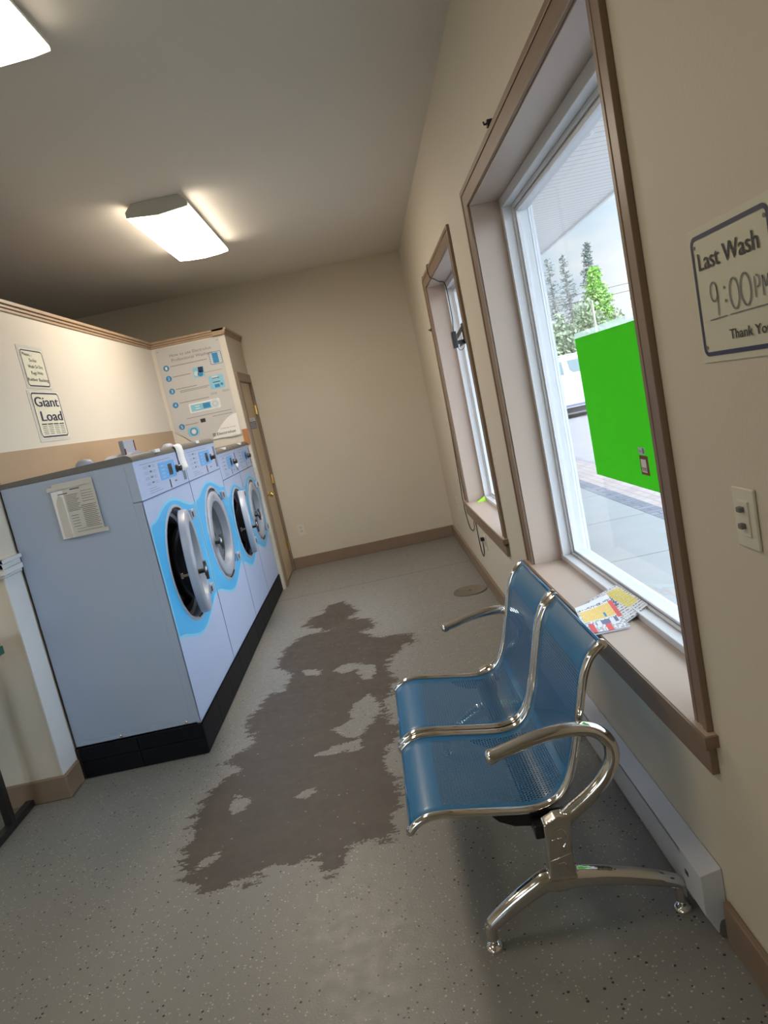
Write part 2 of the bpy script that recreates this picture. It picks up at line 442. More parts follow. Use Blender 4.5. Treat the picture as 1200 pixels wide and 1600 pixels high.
class Print:
    def __init__(s, o, right, up):
        s.o = Vector(o); s.r = Vector(right).normalized(); s.u = Vector(up).normalized(); s.n = s.r.cross(s.u)
        s.mb = MB(); s.mats = []; s.warp = None
    def mi(s, m):
        if m not in s.mats: s.mats.append(m)
        return s.mats.index(m)
    def P(s, x, y, l):
        w = s.warp(x, y) if s.warp else 0
        return s.o + s.r * x + s.u * y + s.n * (l * .0006 + w)
    def poly(s, pts, m, l=1): s.mb.add([s.P(x, y, l) for x, y in pts], [tuple(range(len(pts)))], s.mi(m)); return s
    def rect(s, x0, x1, y0, y1, m, l=1): return s.poly([(x0, y0), (x1, y0), (x1, y1), (x0, y1)], m, l)
    def disc(s, x, y, r, m, l=1, n=20, sy=1): return s.poly([(x + r * math.cos(2 * PI * k / n), y + sy * r * math.sin(2 * PI * k / n)) for k in range(n)], m, l)
    def ring(s, pts, pin, m, l=1):
        n = len(pts); vs = [s.P(*p, l) for p in pts] + [s.P(*p, l) for p in pin]
        s.mb.add(vs, [(i, (i + 1) % n, n + (i + 1) % n, n + i) for i in range(n)], s.mi(m)); return s
    def rr(s, x0, x1, y0, y1, r, n=5):
        out = []
        for cx, cy, a in ((x1 - r, y1 - r, 0), (x0 + r, y1 - r, 90), (x0 + r, y0 + r, 180), (x1 - r, y0 + r, 270)):
            for k in range(n + 1):
                t = math.radians(a + 90 * k / n); out.append((cx + r * math.cos(t), cy + r * math.sin(t)))
        return out
    def frame(s, x0, x1, y0, y1, r, w, m, l=1): return s.ring(s.rr(x0, x1, y0, y1, r), s.rr(x0 + w, x1 - w, y0 + w, y1 - w, max(r - w, .001)), m, l)
    def line(s, a, b, w, m, l=2):
        a = Vector(a); b = Vector(b); d = (b - a).normalized(); n = Vector((-d.y, d.x)) * w / 2
        return s.poly([tuple(a - n), tuple(b - n), tuple(b + n), tuple(a + n)], m, l)
    def stroke(s, pts, w, m, l=2):
        for a, b in zip(pts[:-1], pts[1:]): s.line(a, b, w, m, l)
        return s
    def text(s, txt, x0, x1, y, h, m, l=2, bold=0):
        # fits text between x0 and x1, baseline y, cap height h
        vs, fs = text_polys(txt); xs = [v[0] for v in vs]; a, b = min(xs), max(xs)
        k = (x1 - x0) / (b - a); ky = h / .70
        for dx in ((0,) if not bold else (-bold, 0, bold)):
            s.mb.add([s.P(x0 + (vx - a) * k + dx, y + vy * ky, l + dx * 10) for vx, vy in vs], fs, s.mi(m))
        return s
    def build(s, name, parent): return s.mb.build(name, s.mats, parent)

# ------------------------------------------------------------------ key dimensions (metres, taken off the photograph)
XR, YF, ZC = .631, 7.256, 2.918
XW, XD, YW, YP, XB, ZW = -1.114, -1.090, 3.304, 6.437, -1.756, 2.376
YE = 3.150            # end face of the partition
XL, YB = -4.30, -3.20 # far left wall, wall behind the viewer
WT = .27              # outer wall thickness

# ------------------------------------------------------------------ floor
WEAR = [(-0.643, 5.572), (-0.527, 5.602), (-0.426, 5.377), (-0.386, 5.22), (-0.456, 5.088), (-0.279, 4.965), (-0.264, 4.761), (-0.364, 4.697), (-0.235, 4.505), (-0.093, 4.495), (-0.005, 4.391), (0.004, 4.293), (-0.092, 4.199), (-0.185, 4.088), (-0.204, 3.907), (-0.156, 3.739), (-0.195, 3.565), (-0.236, 3.451), (-0.227, 3.321), (-0.202, 3.204), (-0.158, 3.159), (-0.175, 3.024), (-0.236, 2.983), (-0.235, 2.855), (-0.207, 2.765), (-0.187, 2.559), (-0.218, 2.474), (-0.214, 2.367), (-0.242, 2.32), (-0.276, 2.304), (-0.327, 2.321), (-0.395, 2.31), (-0.385, 2.26), (-0.421, 2.202), (-0.462, 2.209), (-0.496, 2.29), (-0.547, 2.287), (-0.578, 2.264), (-0.631, 2.288), (-0.719, 2.252), (-0.739, 2.222), (-0.785, 2.248), (-0.854, 2.221), (-0.894, 2.251), (-0.993, 2.313), (-0.993, 2.377), (-1.035, 2.487), (-1.03, 2.558), (-1.039, 2.671), (-1.038, 2.789), (-1.011, 2.946), (-0.916, 3.072), (-1.015, 3.179), (-0.896, 3.292), (-0.901, 3.395), (-0.984, 3.596), (-0.916, 3.741), (-0.912, 3.9), (-0.802, 3.911), (-0.786, 4.156), (-0.897, 4.336), (-0.903, 4.51), (-0.88, 4.727), (-0.762, 4.905), (-0.571, 4.886), (-0.798, 5.12), (-0.792, 5.263), (-0.669, 5.361)]
WHOLES = [[(-0.533, 4.091), (-0.433, 4.152), (-0.272, 4.021), (-0.259, 3.938), (-0.289, 3.811), (-0.343, 3.84), (-0.386, 4.009), (-0.471, 4.001)],
 [(-0.303, 3.636), (-0.254, 3.46), (-0.238, 3.353), (-0.275, 3.343), (-0.282, 3.241), (-0.34, 3.18), (-0.345, 3.122), (-0.419, 3.155), (-0.493, 3.275), (-0.388, 3.344), (-0.415, 3.438), (-0.379, 3.522)],
 [(-0.582, 3.065), (-0.462, 3.104), (-0.351, 3.113), (-0.339, 3.016), (-0.437, 3.025), (-0.503, 3.02)],
 [(-0.899, 2.837), (-0.814, 2.787), (-0.821, 2.71), (-0.878, 2.697), (-0.903, 2.775)],
 [(-0.619, 2.713), (-0.588, 2.755), (-0.539, 2.764), (-0.531, 2.724), (-0.582, 2.691)],
 [(-0.716, 4.194), (-0.593, 4.125), (-0.616, 4.043), (-0.692, 4.085)],
 [(-0.962, 2.361), (-0.918, 2.434), (-0.879, 2.464), (-0.871, 2.405), (-0.928, 2.363)],
 [(-0.102, 4.292), (-0.043, 4.277), (-0.062, 4.202), (-0.098, 4.224)]]
def sdist(poly, x, y):
    d = 1e9; ins = False; n = len(poly)
    for i in range(n):
        x1, y1 = poly[i]; x2, y2 = poly[(i + 1) % n]
        ex, ey = x2 - x1, y2 - y1; t = max(0, min(1, ((x - x1) * ex + (y - y1) * ey) / (ex * ex + ey * ey)))
        dx, dy = x - x1 - t * ex, y - y1 - t * ey; d = min(d, dx * dx + dy * dy)
        if (y1 > y) != (y2 > y) and x < (x2 - x1) * (y - y1) / (y2 - y1) + x1: ins = not ins
    return math.sqrt(d) * (1 if ins else -1)

def make_floor():
    def rng(a, b, st):
        n = max(1, round((b - a) / st)); return [a + (b - a) * i / n for i in range(n)]
    xs = rng(XL - .1, -1.2, .5) + rng(-1.2, .15, .02) + rng(.15, XR + .1, .3) + [XR + .1]
    ys = rng(YB - .1, 1.95, .6) + rng(1.95, 5.85, .025) + rng(5.85, YF + .1, .5) + [YF + .1]
    vs, w = [], []
    for y in ys:
        for x in xs:
            vs.append((x, y, 0))
            if -1.25 < x < .2 and 1.9 < y < 5.9:
                d = sdist(WEAR, x, y)
                if d > -.02:
                    for h in WHOLES: d = min(d, -sdist(h, x, y) * 1.9 + .0)
                # outside, fall off fast so only small islands survive
                w.append(d * 1.15 if d > 0 else (d * .75 if d > -.06 else -.045 + (d + .06) * 2.2))
            else: w.append(-1.0)
    nx = len(xs)
    fs = [(j * nx + i, j * nx + i + 1, (j + 1) * nx + i + 1, (j + 1) * nx + i) for j in range(len(ys) - 1) for i in range(nx - 1)]
    me = bpy.data.meshes.new('floor'); me.from_pydata(vs, [], fs); me.materials.append(M['floor'])
    a = me.attributes.new('wear', 'FLOAT', 'POINT'); a.data.foreach_set('value', w)
    ob = bpy.data.objects.new('floor', me); COL.objects.link(ob); ob['kind'] = 'structure'
make_floor()

# ------------------------------------------------------------------ shell
def S(name, mb, mats, bevel=0):
    o = mb.build(name, mats, None, bevel); o['kind'] = 'structure'; return o
S('ceiling', MB().box(XL - .1, XR + WT, YB - .1, YF + .14, ZC, ZC + .12), 'ceiling')
S('wall_far', MB().box(XL - .1, XR + WT, YF, YF + .14, 0, ZC), 'wall')
S('wall_left', MB().box(XL - .14, XL, YB, YF, 0, ZC), 'wall')

W1 = dict(y0=1.598, y1=3.262, z0=.605, z1=2.253, oy0=1.523, oy1=3.385, ot=2.344)
W2 = dict(y0=4.020, y1=5.45, z0=.605, z1=2.253, oy0=3.937, oy1=5.600, ot=2.344)
def wall_right():
    mb = MB(); x0, x1 = XR, XR + WT
    zs0, zs1 = W1['z0'] - .03, W1['z1'] + .012
    ycuts = [YB, W1['y0'] - .012, W1['y1'] + .012, W2['y0'] - .012, W2['y1'] + .012, YF]
    for i in range(0, 6, 2): mb.box(x0, x1, ycuts[i], ycuts[i + 1], 0, ZC)
    for i in (1, 3):
        mb.box(x0, x1, ycuts[i], ycuts[i + 1], 0, zs0); mb.box(x0, x1, ycuts[i], ycuts[i + 1], zs1, ZC)
    mb.box(x1, x1 + .012, YB, YF, -.04, zs0, 1)
    return S('wall_right', mb, ['wall', 'siding'])
wall_right()

def window(name, w, zs=1):
    r = struct(name, (XR, (w['y0'] + w['y1']) / 2, w['z0']))
    y0, y1, z0, z1 = w['y0'], w['y1'], w['z0'], w['z1']
    xf = .758                                   # inner face of vinyl frame
    # jamb boards (both sides and head)
    j = MB(); t = .012
    j.box(XR - .002, xf, y1, y1 + t, z0, z1 + t); j.box(XR - .002, xf, y0 - t, y0, z0, z1 + t); j.box(XR - .002, xf, y0, y1, z1, z1 + t)
    j.build('jamb', 'jamb', r)
    # casing: board plus raised back band, mitred head
    c = MB(); oy0, oy1, ot = w['oy0'], w['oy1'], w['ot']; b = .022
    def pr(yy, zz, x): return (x, yy, zz)
    def ringpiece(iy0, iy1, iz, oy0_, oy1_, oz, xa, xb):
        # three mitred boards between inner (i) and outer (o) outlines
        for quad in ([(oy1_, z0), (iy1, z0), (iy1, iz), (oy1_, oz)], [(oy1_, oz), (iy1, iz), (iy0, iz), (oy0_, oz)], [(oy0_, oz), (iy0, iz), (iy0, z0), (oy0_, z0)]):
            vs = [pr(a, bb, xa) for a, bb in quad] + [pr(a, bb, xb) for a, bb in quad]
            c.add(vs, [(0, 1, 2, 3), (7, 6, 5, 4), (0, 4, 5, 1), (1, 5, 6, 2), (2, 6, 7, 3), (3, 7, 4, 0)])
    e = .006
    ringpiece(y0 - e, y1 + e, z1 + e, oy0 + b, oy1 - b, ot - b, XR, XR - .012)
    ringpiece(oy0 + b, oy1 - b, ot - b, oy0, oy1, ot, XR, XR - .016)
    ringpiece(y0 - e, y1 + e, z1 + e, y0 - e - .018, y1 + e + .018, z1 + e + .018, XR - .010, XR - .014)
    c.build('casing', 'casing', r, bevel=.002)
    # stool (top pinkish, edge brown) and apron
    st = MB(); ys0, ys1 = w['oy0'] - .02, w['oy1'] + .02
    st.box(XR - .032, XR, ys0, ys1, z0 - .03, z0 - .001); st.box(XR, xf + .01, y0, y1, z0 - .03, z0 - .001)
    st.box(XR - .026, xf + .01, y0, y1, z0 - .001, z0 + .0005, 1); st.box(XR - .026, XR, ys0 + .006, y0, z0 - .001, z0 + .0003, 1); st.box(XR - .026, XR, y1, ys1 - .006, z0 - .001, z0 + .0003, 1)
    st.build('stool', ['casing', 'jamb'], r)
    ap = MB(); ap.box(XR - .018, XR, oy0, oy1, .497, z0 - .03); ap.box(XR - .024, XR, oy0, oy1, z0 - .045, z0 - .03)
    ap.build('apron', 'casing', r, bevel=.002)
    # vinyl frame: outer ring, stepped inner ring
    fr = MB(); a = .036; bb = .066; top = .045
    def ring(ins0, ins1, xa, xb, db=0):
        it0, it1 = ins0 * 1.2, ins1 * 1.15
        ib0, ib1 = ins0 * .75, ins1 * .7
        fr.box(xa, xb, y0 + ins0, y0 + ins1, z0 + ib0, z1 - it0); fr.box(xa, xb, y1 - ins1, y1 - ins0, z0 + ib0, z1 - it0)
        fr.box(xa, xb, y0 + ins1, y1 - ins1, z0 + ib0, z0 + ib1); fr.box(xa, xb, y0 + ins1, y1 - ins1, z1 - it1, z1 - it0)
    ring(0, a, xf, .890); ring(a, .050, .798, .875); ring(.050, bb, .808, .860)
    fr.build('frame', 'vinyl', r, bevel=.0025)
    g = MB(); g.box(.820, .824, y0 + .06, y1 - .06, z0 + .04, z1 - .07); g.build('pane', 'glass', r)
    return r
win1 = window('window_1', W1); win2 = window('window_2', W2)

# partition: wall beside the washers, its end, poster wall and the short wall with the door
pt = .13
S('wall_partition', MB().box(XB - pt, XB, YE, YP + .1, 0, ZW), 'wall_white')
S('wall_partition_end', MB().box(XL, XB - pt, YE, YE + pt, 0, ZW), 'wall_white')
S('wall_poster', MB().box(XB, XD, YP, YP + .1, 0, ZW), 'wall_white')
DY0, DY1, DZ = 6.60, 7.19, 1.955
wd = MB(); wd.box(XD - .1, XD, YP + .1, DY0 - .012, 0, ZW); wd.box(XD - .1, XD, DY1 + .012, YF, 0, ZW); wd.box(XD - .1, XD, DY0 - .012, DY1 + .012, DZ + .012, ZW)
S('wall_door_side', wd, 'wall')
# crown strips along partition tops
def crown(name, segs, label=None):
    mb = MB()
    for (x0, x1, y0, y1, ax, sgn) in segs:
        for z0, z1, o in ((ZW - .006, ZW + .012, .008), (ZW + .012, ZW + .030, .016), (ZW + .030, ZW + .050, .026)):
            if ax == 'x': mb.box(x0, x1 + sgn * o, y0, y1, z0, z1)
            else: mb.box(x0, x1, y0 + sgn * o, y1, z0, z1)
    return S(name, mb, 'crownwood', .002)
crown('trim_1', [(XB - pt - .02, XB, YE - .02, YP, 'x', 1), (XL, XB, YE, YE + pt, 'y', -1)])
crown('trim_2', [(XB, XD + .005, YP, YP + .1, 'y', -1), (XD - .1, XD, YP - .026, YF, 'x', 1)])
S('trim_3', MB().box(XB, XB + .008, YW + .035, YP, .16, 1.643), 'tan')            # tan board behind the washers
# chair rail on partition end
cr = MB()
for z0, z1, o in ((1.085, 1.10, .012), (1.10, 1.125, .022), (1.125, 1.15, .016), (1.15, 1.168, .028)):
    cr.box(XL, XB + o, YE - o, YE, z0, z1); cr.box(XB, XB + o, YE - o, YW - .003, z0, z1)
S('trim_4', cr, 'vinyl', .003)
S('window_lit_face', MB().box(XB - .004, XB + .003, YE - .004, YE + .15, 0.10, 1.09), 'vinyl')  # pale sheet over the end face, window light put into its colour
# baseboards
bh, bt = .115, .018
def base_prof(): return None
S('baseboard_far', MB().box(XD + .02, XR - bt, YF - bt, YF, 0, bh), 'brown', .004)
S('baseboard_right', MB().box(XR - bt, XR, YB, 1.585, 0, bh).box(XR - bt, XR, 3.50, YF, 0, bh), 'brown', .004)
S('baseboard_partition', MB().box(XL, XB + bt, YE - bt, YE, 0, bh).box(XB, XB + bt, YE, YW - .012, 0, bh), 'brown', .006)
# wall behind the viewer with two glazed openings
wb = MB(); ops = [(-3.7, -1.9)]; zb0, zb1 = .45, 2.3
xs = [XL, ops[0][0], ops[0][1], XR]
for i in range(0, 4, 2): wb.box(xs[i], xs[i + 1], YB - .14, YB, 0, ZC)
for a, b in ops: wb.box(a, b, YB - .14, YB, 0, zb0); wb.box(a, b, YB - .14, YB, zb1, ZC)
S('wall_back', wb, 'wall')
for i, (a, b) in enumerate(ops):
    w = struct('window_%d' % (i + 3), ((a + b) / 2, YB, zb0))
    MB().box(a, a + .06, YB - .09, YB - .02, zb0, zb1).box(b - .06, b, YB - .09, YB - .02, zb0, zb1).box(a + .06, b - .06, YB - .09, YB - .02, zb0, zb0 + .06).box(a + .06, b - .06, YB - .09, YB - .02, zb1 - .06, zb1).build('frame', 'vinyl', w)
    MB().box(a + .05, b - .05, YB - .058, YB - .054, zb0 + .05, zb1 - .05).build('pane', 'glass', w)

# ------------------------------------------------------------------ door_1 (narrow maple door beside the poster wall)
d = struct('door_1', (XD, (DY0 + DY1) / 2, 0))
MB().box(XD - .045, XD - .006, DY0 + .003, DY1 - .003, .012, DZ - .003).build('door_leaf', 'wood_door', d, bevel=.002)
cs = MB(); cw = .062
cs.box(XD, XD + .016, DY0 - cw - .02, DY0 - .004, 0, DZ + .085); cs.box(XD, XD + .016, DY1 + .004, YF - .001, 0, DZ + .085); cs.box(XD, XD + .016, DY0 - .004, DY1 + .004, DZ + .006, DZ + .085)
cs.box(XD - .1, XD, DY0 - .012, DY0, 0, DZ); cs.box(XD - .1, XD, DY1, DY1 + .012, 0, DZ); cs.box(XD - .1, XD, DY0, DY1, DZ, DZ + .012)
cs.build('door_frame', 'brown', d, bevel=.002)
for z in (1.69, .98, .27):
    h = MB(); h.box(XD - .004, XD + .004, DY1 - .032, DY1 + .028, z - .045, z + .045)
    h.lathe([(.007, -.047), (.007, .047)], (XD + .008, DY1 - .001, z), (0, 0, 1), 12)
    h.build('hinge', 'brass', d)
k = MB(); k.lathe([(.0, -.002), (.030, -.002), (.030, .004), (.022, .009), (.009, .014), (.009, .030), (.018, .036), (.026, .046), (.027, .056), (.02, .066), (0, .069)], (XD - .006, DY0 + .065, .875), (1, 0, 0), 24)
k.build('door_knob', 'brass', d)
nt_ = Print((XD - .0055, 6.70, 1.51), (0, 1, 0), (0, 0, 1)); nt_.rect(0, .40 * .9, 0, .105, 'paper', 0); nt_.rect(.01, .35, .0, .07, 'bluegrey', 1); 
for q in range(4): nt_.line((.03, .014 + .014 * q), (.32, .014 + .014 * q), .004, 'paper', 2)
for q in range(2): nt_.line((.03, .082 + .012 * q), (.25, .082 + .012 * q), .003, 'greyink', 2)
t = thing('door_notice', (XD - .005, 6.88, 1.51), 'small blue and white printed notice stuck on the narrow maple door', 'notice')
nt_.build('paper', t)

# ------------------------------------------------------------------ wooden block beside the poster
t = MB().box(XD - .045, XD + .003, YP - .012, YP, 1.385, 1.525).build('wood_block', 'orange', None, bevel=.001)
tag(t, 'small orange wooden strip on the wall corner under the washer poster', 'wood strip')

# ------------------------------------------------------------------ plinth (black tiled curb)
pl = thing('tiled_plinth', (XW - .3, 4.87, 0), 'low black tiled plinth carrying the row of washers', 'plinth')
MB().box(XB + .001, XW - .006, YW + .006, YP - .002, 0, .158).build('core', 'grout', pl)
tl = MB(); tw = .33; y = YW
while y < YP - .01:
    y2 = min(y + tw, YP - .002); tl.box(XW - .007, XW + .004, y + .0015, y2 - .0015, .006, .157); y = y2
for z0, z1 in ((.004, .088), (.091, .157)):
    x = XW + .004
    while x > XB + .03:
        x2 = max(x - .33, XB + .02); tl.box(x2 + .0015, x - .0015, YW - .004, YW + .007, z0, z1); x = x2
tl.build('tiling', 'tile', pl, bevel=.0015)

# ------------------------------------------------------------------ washers
def circ_rect_strip(mb, x, cy, cz, r, y0, y1, z0, z1, mi=0, n=64):
    ins = []; outs = []
    angs = sorted(set([2 * PI * k / n for k in range(n)] + [math.atan2(b - cz, a - cy) % (2 * PI) for a in (y0, y1) for b in (z0, z1)]))
    for a in angs:
        c, s_ = math.cos(a), math.sin(a); ins.append((x, cy + r * c, cz + r * s_))
        t_ = min(((y1 - cy) / c if c > 1e-9 else (y0 - cy) / c if c < -1e-9 else 1e9), ((z1 - cz) / s_ if s_ > 1e-9 else (z0 - cz) / s_ if s_ < -1e-9 else 1e9))
        outs.append((x, cy + t_ * c, cz + t_ * s_))
    m = len(angs); mb.add(outs + ins, [(i, (i + 1) % m, m + (i + 1) % m, m + i) for i in range(m)], mi)

def band_outline(W, cy, cz, R, seam_side):
    # blue wavy film: list of (y, z) control points around, y from 0..W
    up = [(0, cz + .275), (.13 * W, cz + .288), (.27 * W, cz + .325), (.38 * W, cz + .345), (.50 * W, cz + .350), (.62 * W, cz + .338), (.76 * W, cz + .305), (.90 * W, cz + .275), (W, cz + .270)]
    lo = [(W, cz - .285), (.93 * W, cz - .29), (.80 * W, cz - .325), (.66 * W, cz - .365), (.52 * W, cz - .385), (.38 * W, cz - .375), (.22 * W, cz - .335), (.10 * W, cz - .300), (0, cz - .285)]
    k = R / .30
    def sc(p): return (p[0], cz + (p[1] - cz) * k)
    U = [tuple(v)[:2] for v in crom([(a, b, 0) for a, b in map(sc, up)], 5)]; Lw = [tuple(v)[:2] for v in crom([(a, b, 0) for a, b in map(sc, lo)], 5)]
    return U + Lw

def film(mb, x, cy, cz, r, outline, mi, n=96, shrink=0.0):
    def hit(a):
        c, s_ = math.cos(a), math.sin(a); best = None
        for (y1, z1), (y2, z2) in zip(outline, outline[1:] + outline[:1]):
            ex, ez = y2 - y1, z2 - z1; den = c * ez - s_ * ex
            if abs(den) < 1e-9: continue
            t_ = ((y1 - cy) * ez - (z1 - cz) * ex) / den; u_ = ((y1 - cy) * s_ - (z1 - cz) * c) / den
            if t_ > 0 and -1e-6 <= u_ <= 1 + 1e-6 and (best is None or t_ < best): best = t_
        return best or r
    angs = [2 * PI * k / n for k in range(n)] + [math.atan2(q[1] - cz, q[0] - cy) % (2 * PI) for q in outline if q[0] < .001 or q[0] > max(o[0] for o in outline) - .001]
    angs = sorted(set(angs)); m = len(angs)
    outs = [(x, cy + max(hit(a) - shrink, r) * math.cos(a), cz + max(hit(a) - shrink, r) * math.sin(a)) for a in angs]
    ins = [(x, cy + r * math.cos(a), cz + r * math.sin(a)) for a in angs]
    mb.add(outs + ins, [(i, (i + 1) % m, m + (i + 1) % m, m + i) for i in range(m)], mi)

def make_washer(y0, W, ztop, zseam, cz, R, label, openang):
    z0 = .16
    cy = W * .5
    r = thing('washing_machine', (XW, y0, z0), label, 'washing machine', 'front loading washers in the row')
    def sh(mb):  # shift from machine coordinates (x out, y along, z world height) to world
        mb.v = [(a + XW, b + y0, c) for a, b, c in mb.v]; return mb
    dp = .632
    # body: sides, top, back
    b = MB(); g = .003
    b.box(-dp, -.045, g, .004 + g, z0 + .004, ztop - .004); b.box(-dp, -.045, W - g - .004, W - g, z0 + .004, ztop - .004)
    b.box(-dp, -dp + .004, g, W - g, z0 + .004, ztop); b.box(-dp, -.02, g, W - g, z0 + .004, z0 + .010)
    b.box(-dp, -.045, g + .004, W - g - .004, ztop - .012, ztop - .004)
    b.box(-.0445, -.0015, g, .006 + g, z0 + .004, zseam - .003); b.box(-.0445, -.0015, W - g - .006, W - g, z0 + .004, zseam - .003)
    b.box(-dp, -.002, g - .0015, g, z0 + .034, z0 + .036)
    sh(b).build('cabinet', 'washer_shaded', r)
    if True:
        for xx in (-.07, -.40):
            sc_ = MB().lathe([(.007, 0), (.007, .003), (.003, .005)], (xx, g, z0 + .02), (0, -1, 0), 10); sh(sc_).build('bolt', 'chrome', r)
    # front panel with round opening
    f = MB(); circ_rect_strip(f, 0, cy, cz, R + .012, g, W - g, z0 + .006, zseam - .003)
    f.box(-.006, 0, g, .004 + g, z0 + .006, zseam - .003); f.box(-.006, 0, W - g - .004, W - g, z0 + .006, zseam - .003); f.box(-.006, 0, g, W - g, zseam - .009, zseam - .003); f.box(-.006, 0, g, W - g, z0 + .006, z0 + .012)
    sh(f).build('front_panel', 'washer', r)
    fl = MB(); ol = [(max(g, min(W - g, a)), c) for a, c in band_outline(W, cy, cz, R, 0)]
    film(fl, .0012, cy, cz, R + .012, ol, 0); film(fl, .0016, cy, cz, R + .012, ol, 1, shrink=.016)
    sh(fl).build('blue_film', ['cyan_light', 'cyan'], r)
    # control panel: box with printed face
    c = MB(); c.box(-.0445, -.002, g, W - g, zseam, ztop - .004, 1); c.box(-.0022, 0, g, W - g, zseam, ztop - .004)
    cp = sh(c).build('control_panel', ['washer', 'washer_shaded'], r)
    H = ztop - zseam
    s = W / .88
    p = Print((XW + .0006, y0, zseam), (0, 1, 0), (0, 0, 1))
    p.poly(p.rr(.365 * s, .665 * s, .058, .150 * H / .19, .008), 'panelblue', 1)
    p.rect(.53 * s, .60 * s, .072, .132 * H / .19, 'darkpanel', 3)
    for q in range(4): p.line((.40 * s, .072 + .02 * q * H / .19), (.46 * s, .072 + .02 * q * H / .19), .004, 'ppale', 3)
    for q in range(3): p.line((.485 * s, .08 + .022 * q * H / .19), (.51 * s, .08 + .022 * q * H / .19), .003, 'ppale', 3)
    for q in range(4):
        p.rect(.21 * s, .245 * s, .062 + .027 * q * H / .19, .071 + .027 * q * H / .19, 'greyink', 2)
        for e in (0, 1): p.line((.12 * s, .060 + .027 * q + .008 * e), (.19 * s, .060 + .027 * q + .008 * e), .0018, 'slot', 2); p.line((.26 * s, .060 + .027 * q + .008 * e), (.31 * s, .060 + .027 * q + .008 * e), .0018, 'slot', 2)
    for q in range(3): p.line((.14 * s, .018 + .011 * q), (.36 * s - .05 * q, .018 + .011 * q), .0022, 'slot', 2)
    p.line((.08 * s, H - .026), (.60 * s, H - .026), .0022, 'slot', 2)
    p.rect(.60 * s, .64 * s, .030, .038, 'greyink', 2)
    p.rect(.50 * s, .518 * s, .006, .052, 'rust', 2); p.rect(.506 * s, .512 * s, .010, .048, 'black', 3)
    p.build('print', cp)
    kn = MB().lathe([(.022, 0), (.022, .006), (.017, .008), (.016, .028), (.013, .031), (0, .031)], (.0005, .685 * s, zseam + .095 * H / .19), (1, 0, 0), 24)
    sh(kn).build('knob', 'darkpanel', cp)
    dr = MB(); dr.box(-.0015, .0012, .795 * s, .85 * s, zseam + .018, ztop - .028); sh(dr).build('detergent_slot', 'slot', cp)
    # grey plastic top with rounded front edge
    cap = MB(); pr = []
    for k_ in range(8):
        a = (PI / 2) * k_ / 7; pr.append((-.033 + .036 * math.cos(a), ztop + .034 * math.sin(a) - .002))
    pr = [(.003, ztop - .003)] + pr + [(-dp, ztop + .020), (-dp, ztop - .003)]
    cap.prism(pr, 1, g - .002, W - g + .002); sh(cap).build('top_cover', 'captop', r)
    cl = MB().box(-.030, .0045, .375 * s, .455 * s, ztop + .016, ztop + .0335); sh(cl).build('sticker', 'paper', r, bevel=.001)
    # tub opening: bezel, gasket, drum
    bz = MB(); bz.lathe([(R + .014, .0005), (R + .010, .004), (R - .006, .004), (R - .014, -.004), (R - .018, -.045), (R - .05, -.055)], (0, cy, cz), (1, 0, 0), 64, caps=False)
    bzo = sh(bz).build('bezel', 'washer_grey', r)
    for sgn in (1, -1):   # dark relief slots in the bezel top and bottom
        for a0, a1 in ((70, 98), (40, 52)):
            sl = MB(); pts = [(.001, cy + (R - .006) * math.cos(math.radians(a)), cz + sgn * (R - .006) * math.sin(math.radians(a))) for a in [a0 + (a1 - a0) * q / 8 for q in range(9)]]
            sl.tube(pts, (.0065), 8, up=(1, 0, 0)); sh(sl).build('bezel_slot', 'black', bzo)
    gs = MB(); gs.lathe([(R - .030, -.0535), (R - .052, -.046), (R - .078, -.046), (R - .086, -.058), (R - .080, -.09)], (0, cy, cz), (1, 0, 0), 64, caps=False)
    sh(gs).build('gasket', 'rubber', r)
    dm = MB(); dm.lathe([(R - .06, -.075), (R - .03, -.11), (R - .03, -.40), (R * .5, -.42), (0, -.43)], (0, cy, cz), (1, 0, 0), 64)
    for q in range(3):
        a = 2 * PI * q / 3 + .5; rr = R - .06
        dm.tube([(-.12, cy + rr * math.cos(a), cz + rr * math.sin(a)), (-.38, cy + rr * math.cos(a), cz + rr * math.sin(a))], .035, 8)
    sh(dm).build('drum', 'drum', r)
    # hinge brackets on the far side
    hy = cy + R + .002
    for sg in (1, -1):
        hb = MB(); hb.box(.001, .022, hy - .055, hy + .018, cz + sg * R * .73 - .028, cz + sg * R * .73 + .028); sh(hb).build('hinge_bracket', 'washer_grey', r, bevel=.006, seg=3)
        hg = MB(); hg.box(.0, .0245, hy - .052, hy - .034, cz + sg * R * .73 - .016, cz + sg * R * .73 + .016); sh(hg).build('hinge_pin', 'black', r, bevel=.002)
    # door: ring on a hinge axis at the far side
    Ro, Ri = R - .022, R - .092
    dc = cy
    ax = Vector((XW + .004, y0 + hy - .03, cz)); dsh = -.040
    def shd(mb):
        mb.v = [(a + dsh, b, c) for a, b, c in mb.v]; return sh(mb)
    ring = MB(); ring.lathe([(Ri, .040), (Ri + .003, .050), (Ri + .009, .053), (Ro - .013, .053), (Ro - .003, .047), (Ro, .038), (Ro, .010), (Ro - .004, .006), (Ri - .01, .006)], (0, dc, cz), (1, 0, 0), 72, caps=False)
    ring.lathe([(Ri, .040), (Ri - .010, .0), (Ri - .030, -.06)], (0, dc, cz), (1, 0, 0), 72, mi=0, caps=False)
    do = shd(ring).build('door', 'washer_grey', r, loc=tuple(ax))
    gl = MB(); gl.lathe([(Ri - .006, .004), (Ri - .022, -.04), (Ri - .028, -.062), (Ri - .05, -.085), (Ri - .10, -.10), (0, -.104)], (0, dc, cz), (1, 0, 0), 56); shd(gl).build('door_glass', 'doorglass', do)
    gf = MB(); gf.lathe([(0, -.056), (Ri - .03, -.056)], (0, dc, cz), (1, 0, 0), 56, caps=False); shd(gf).build('glass_face', 'doorglass', do)
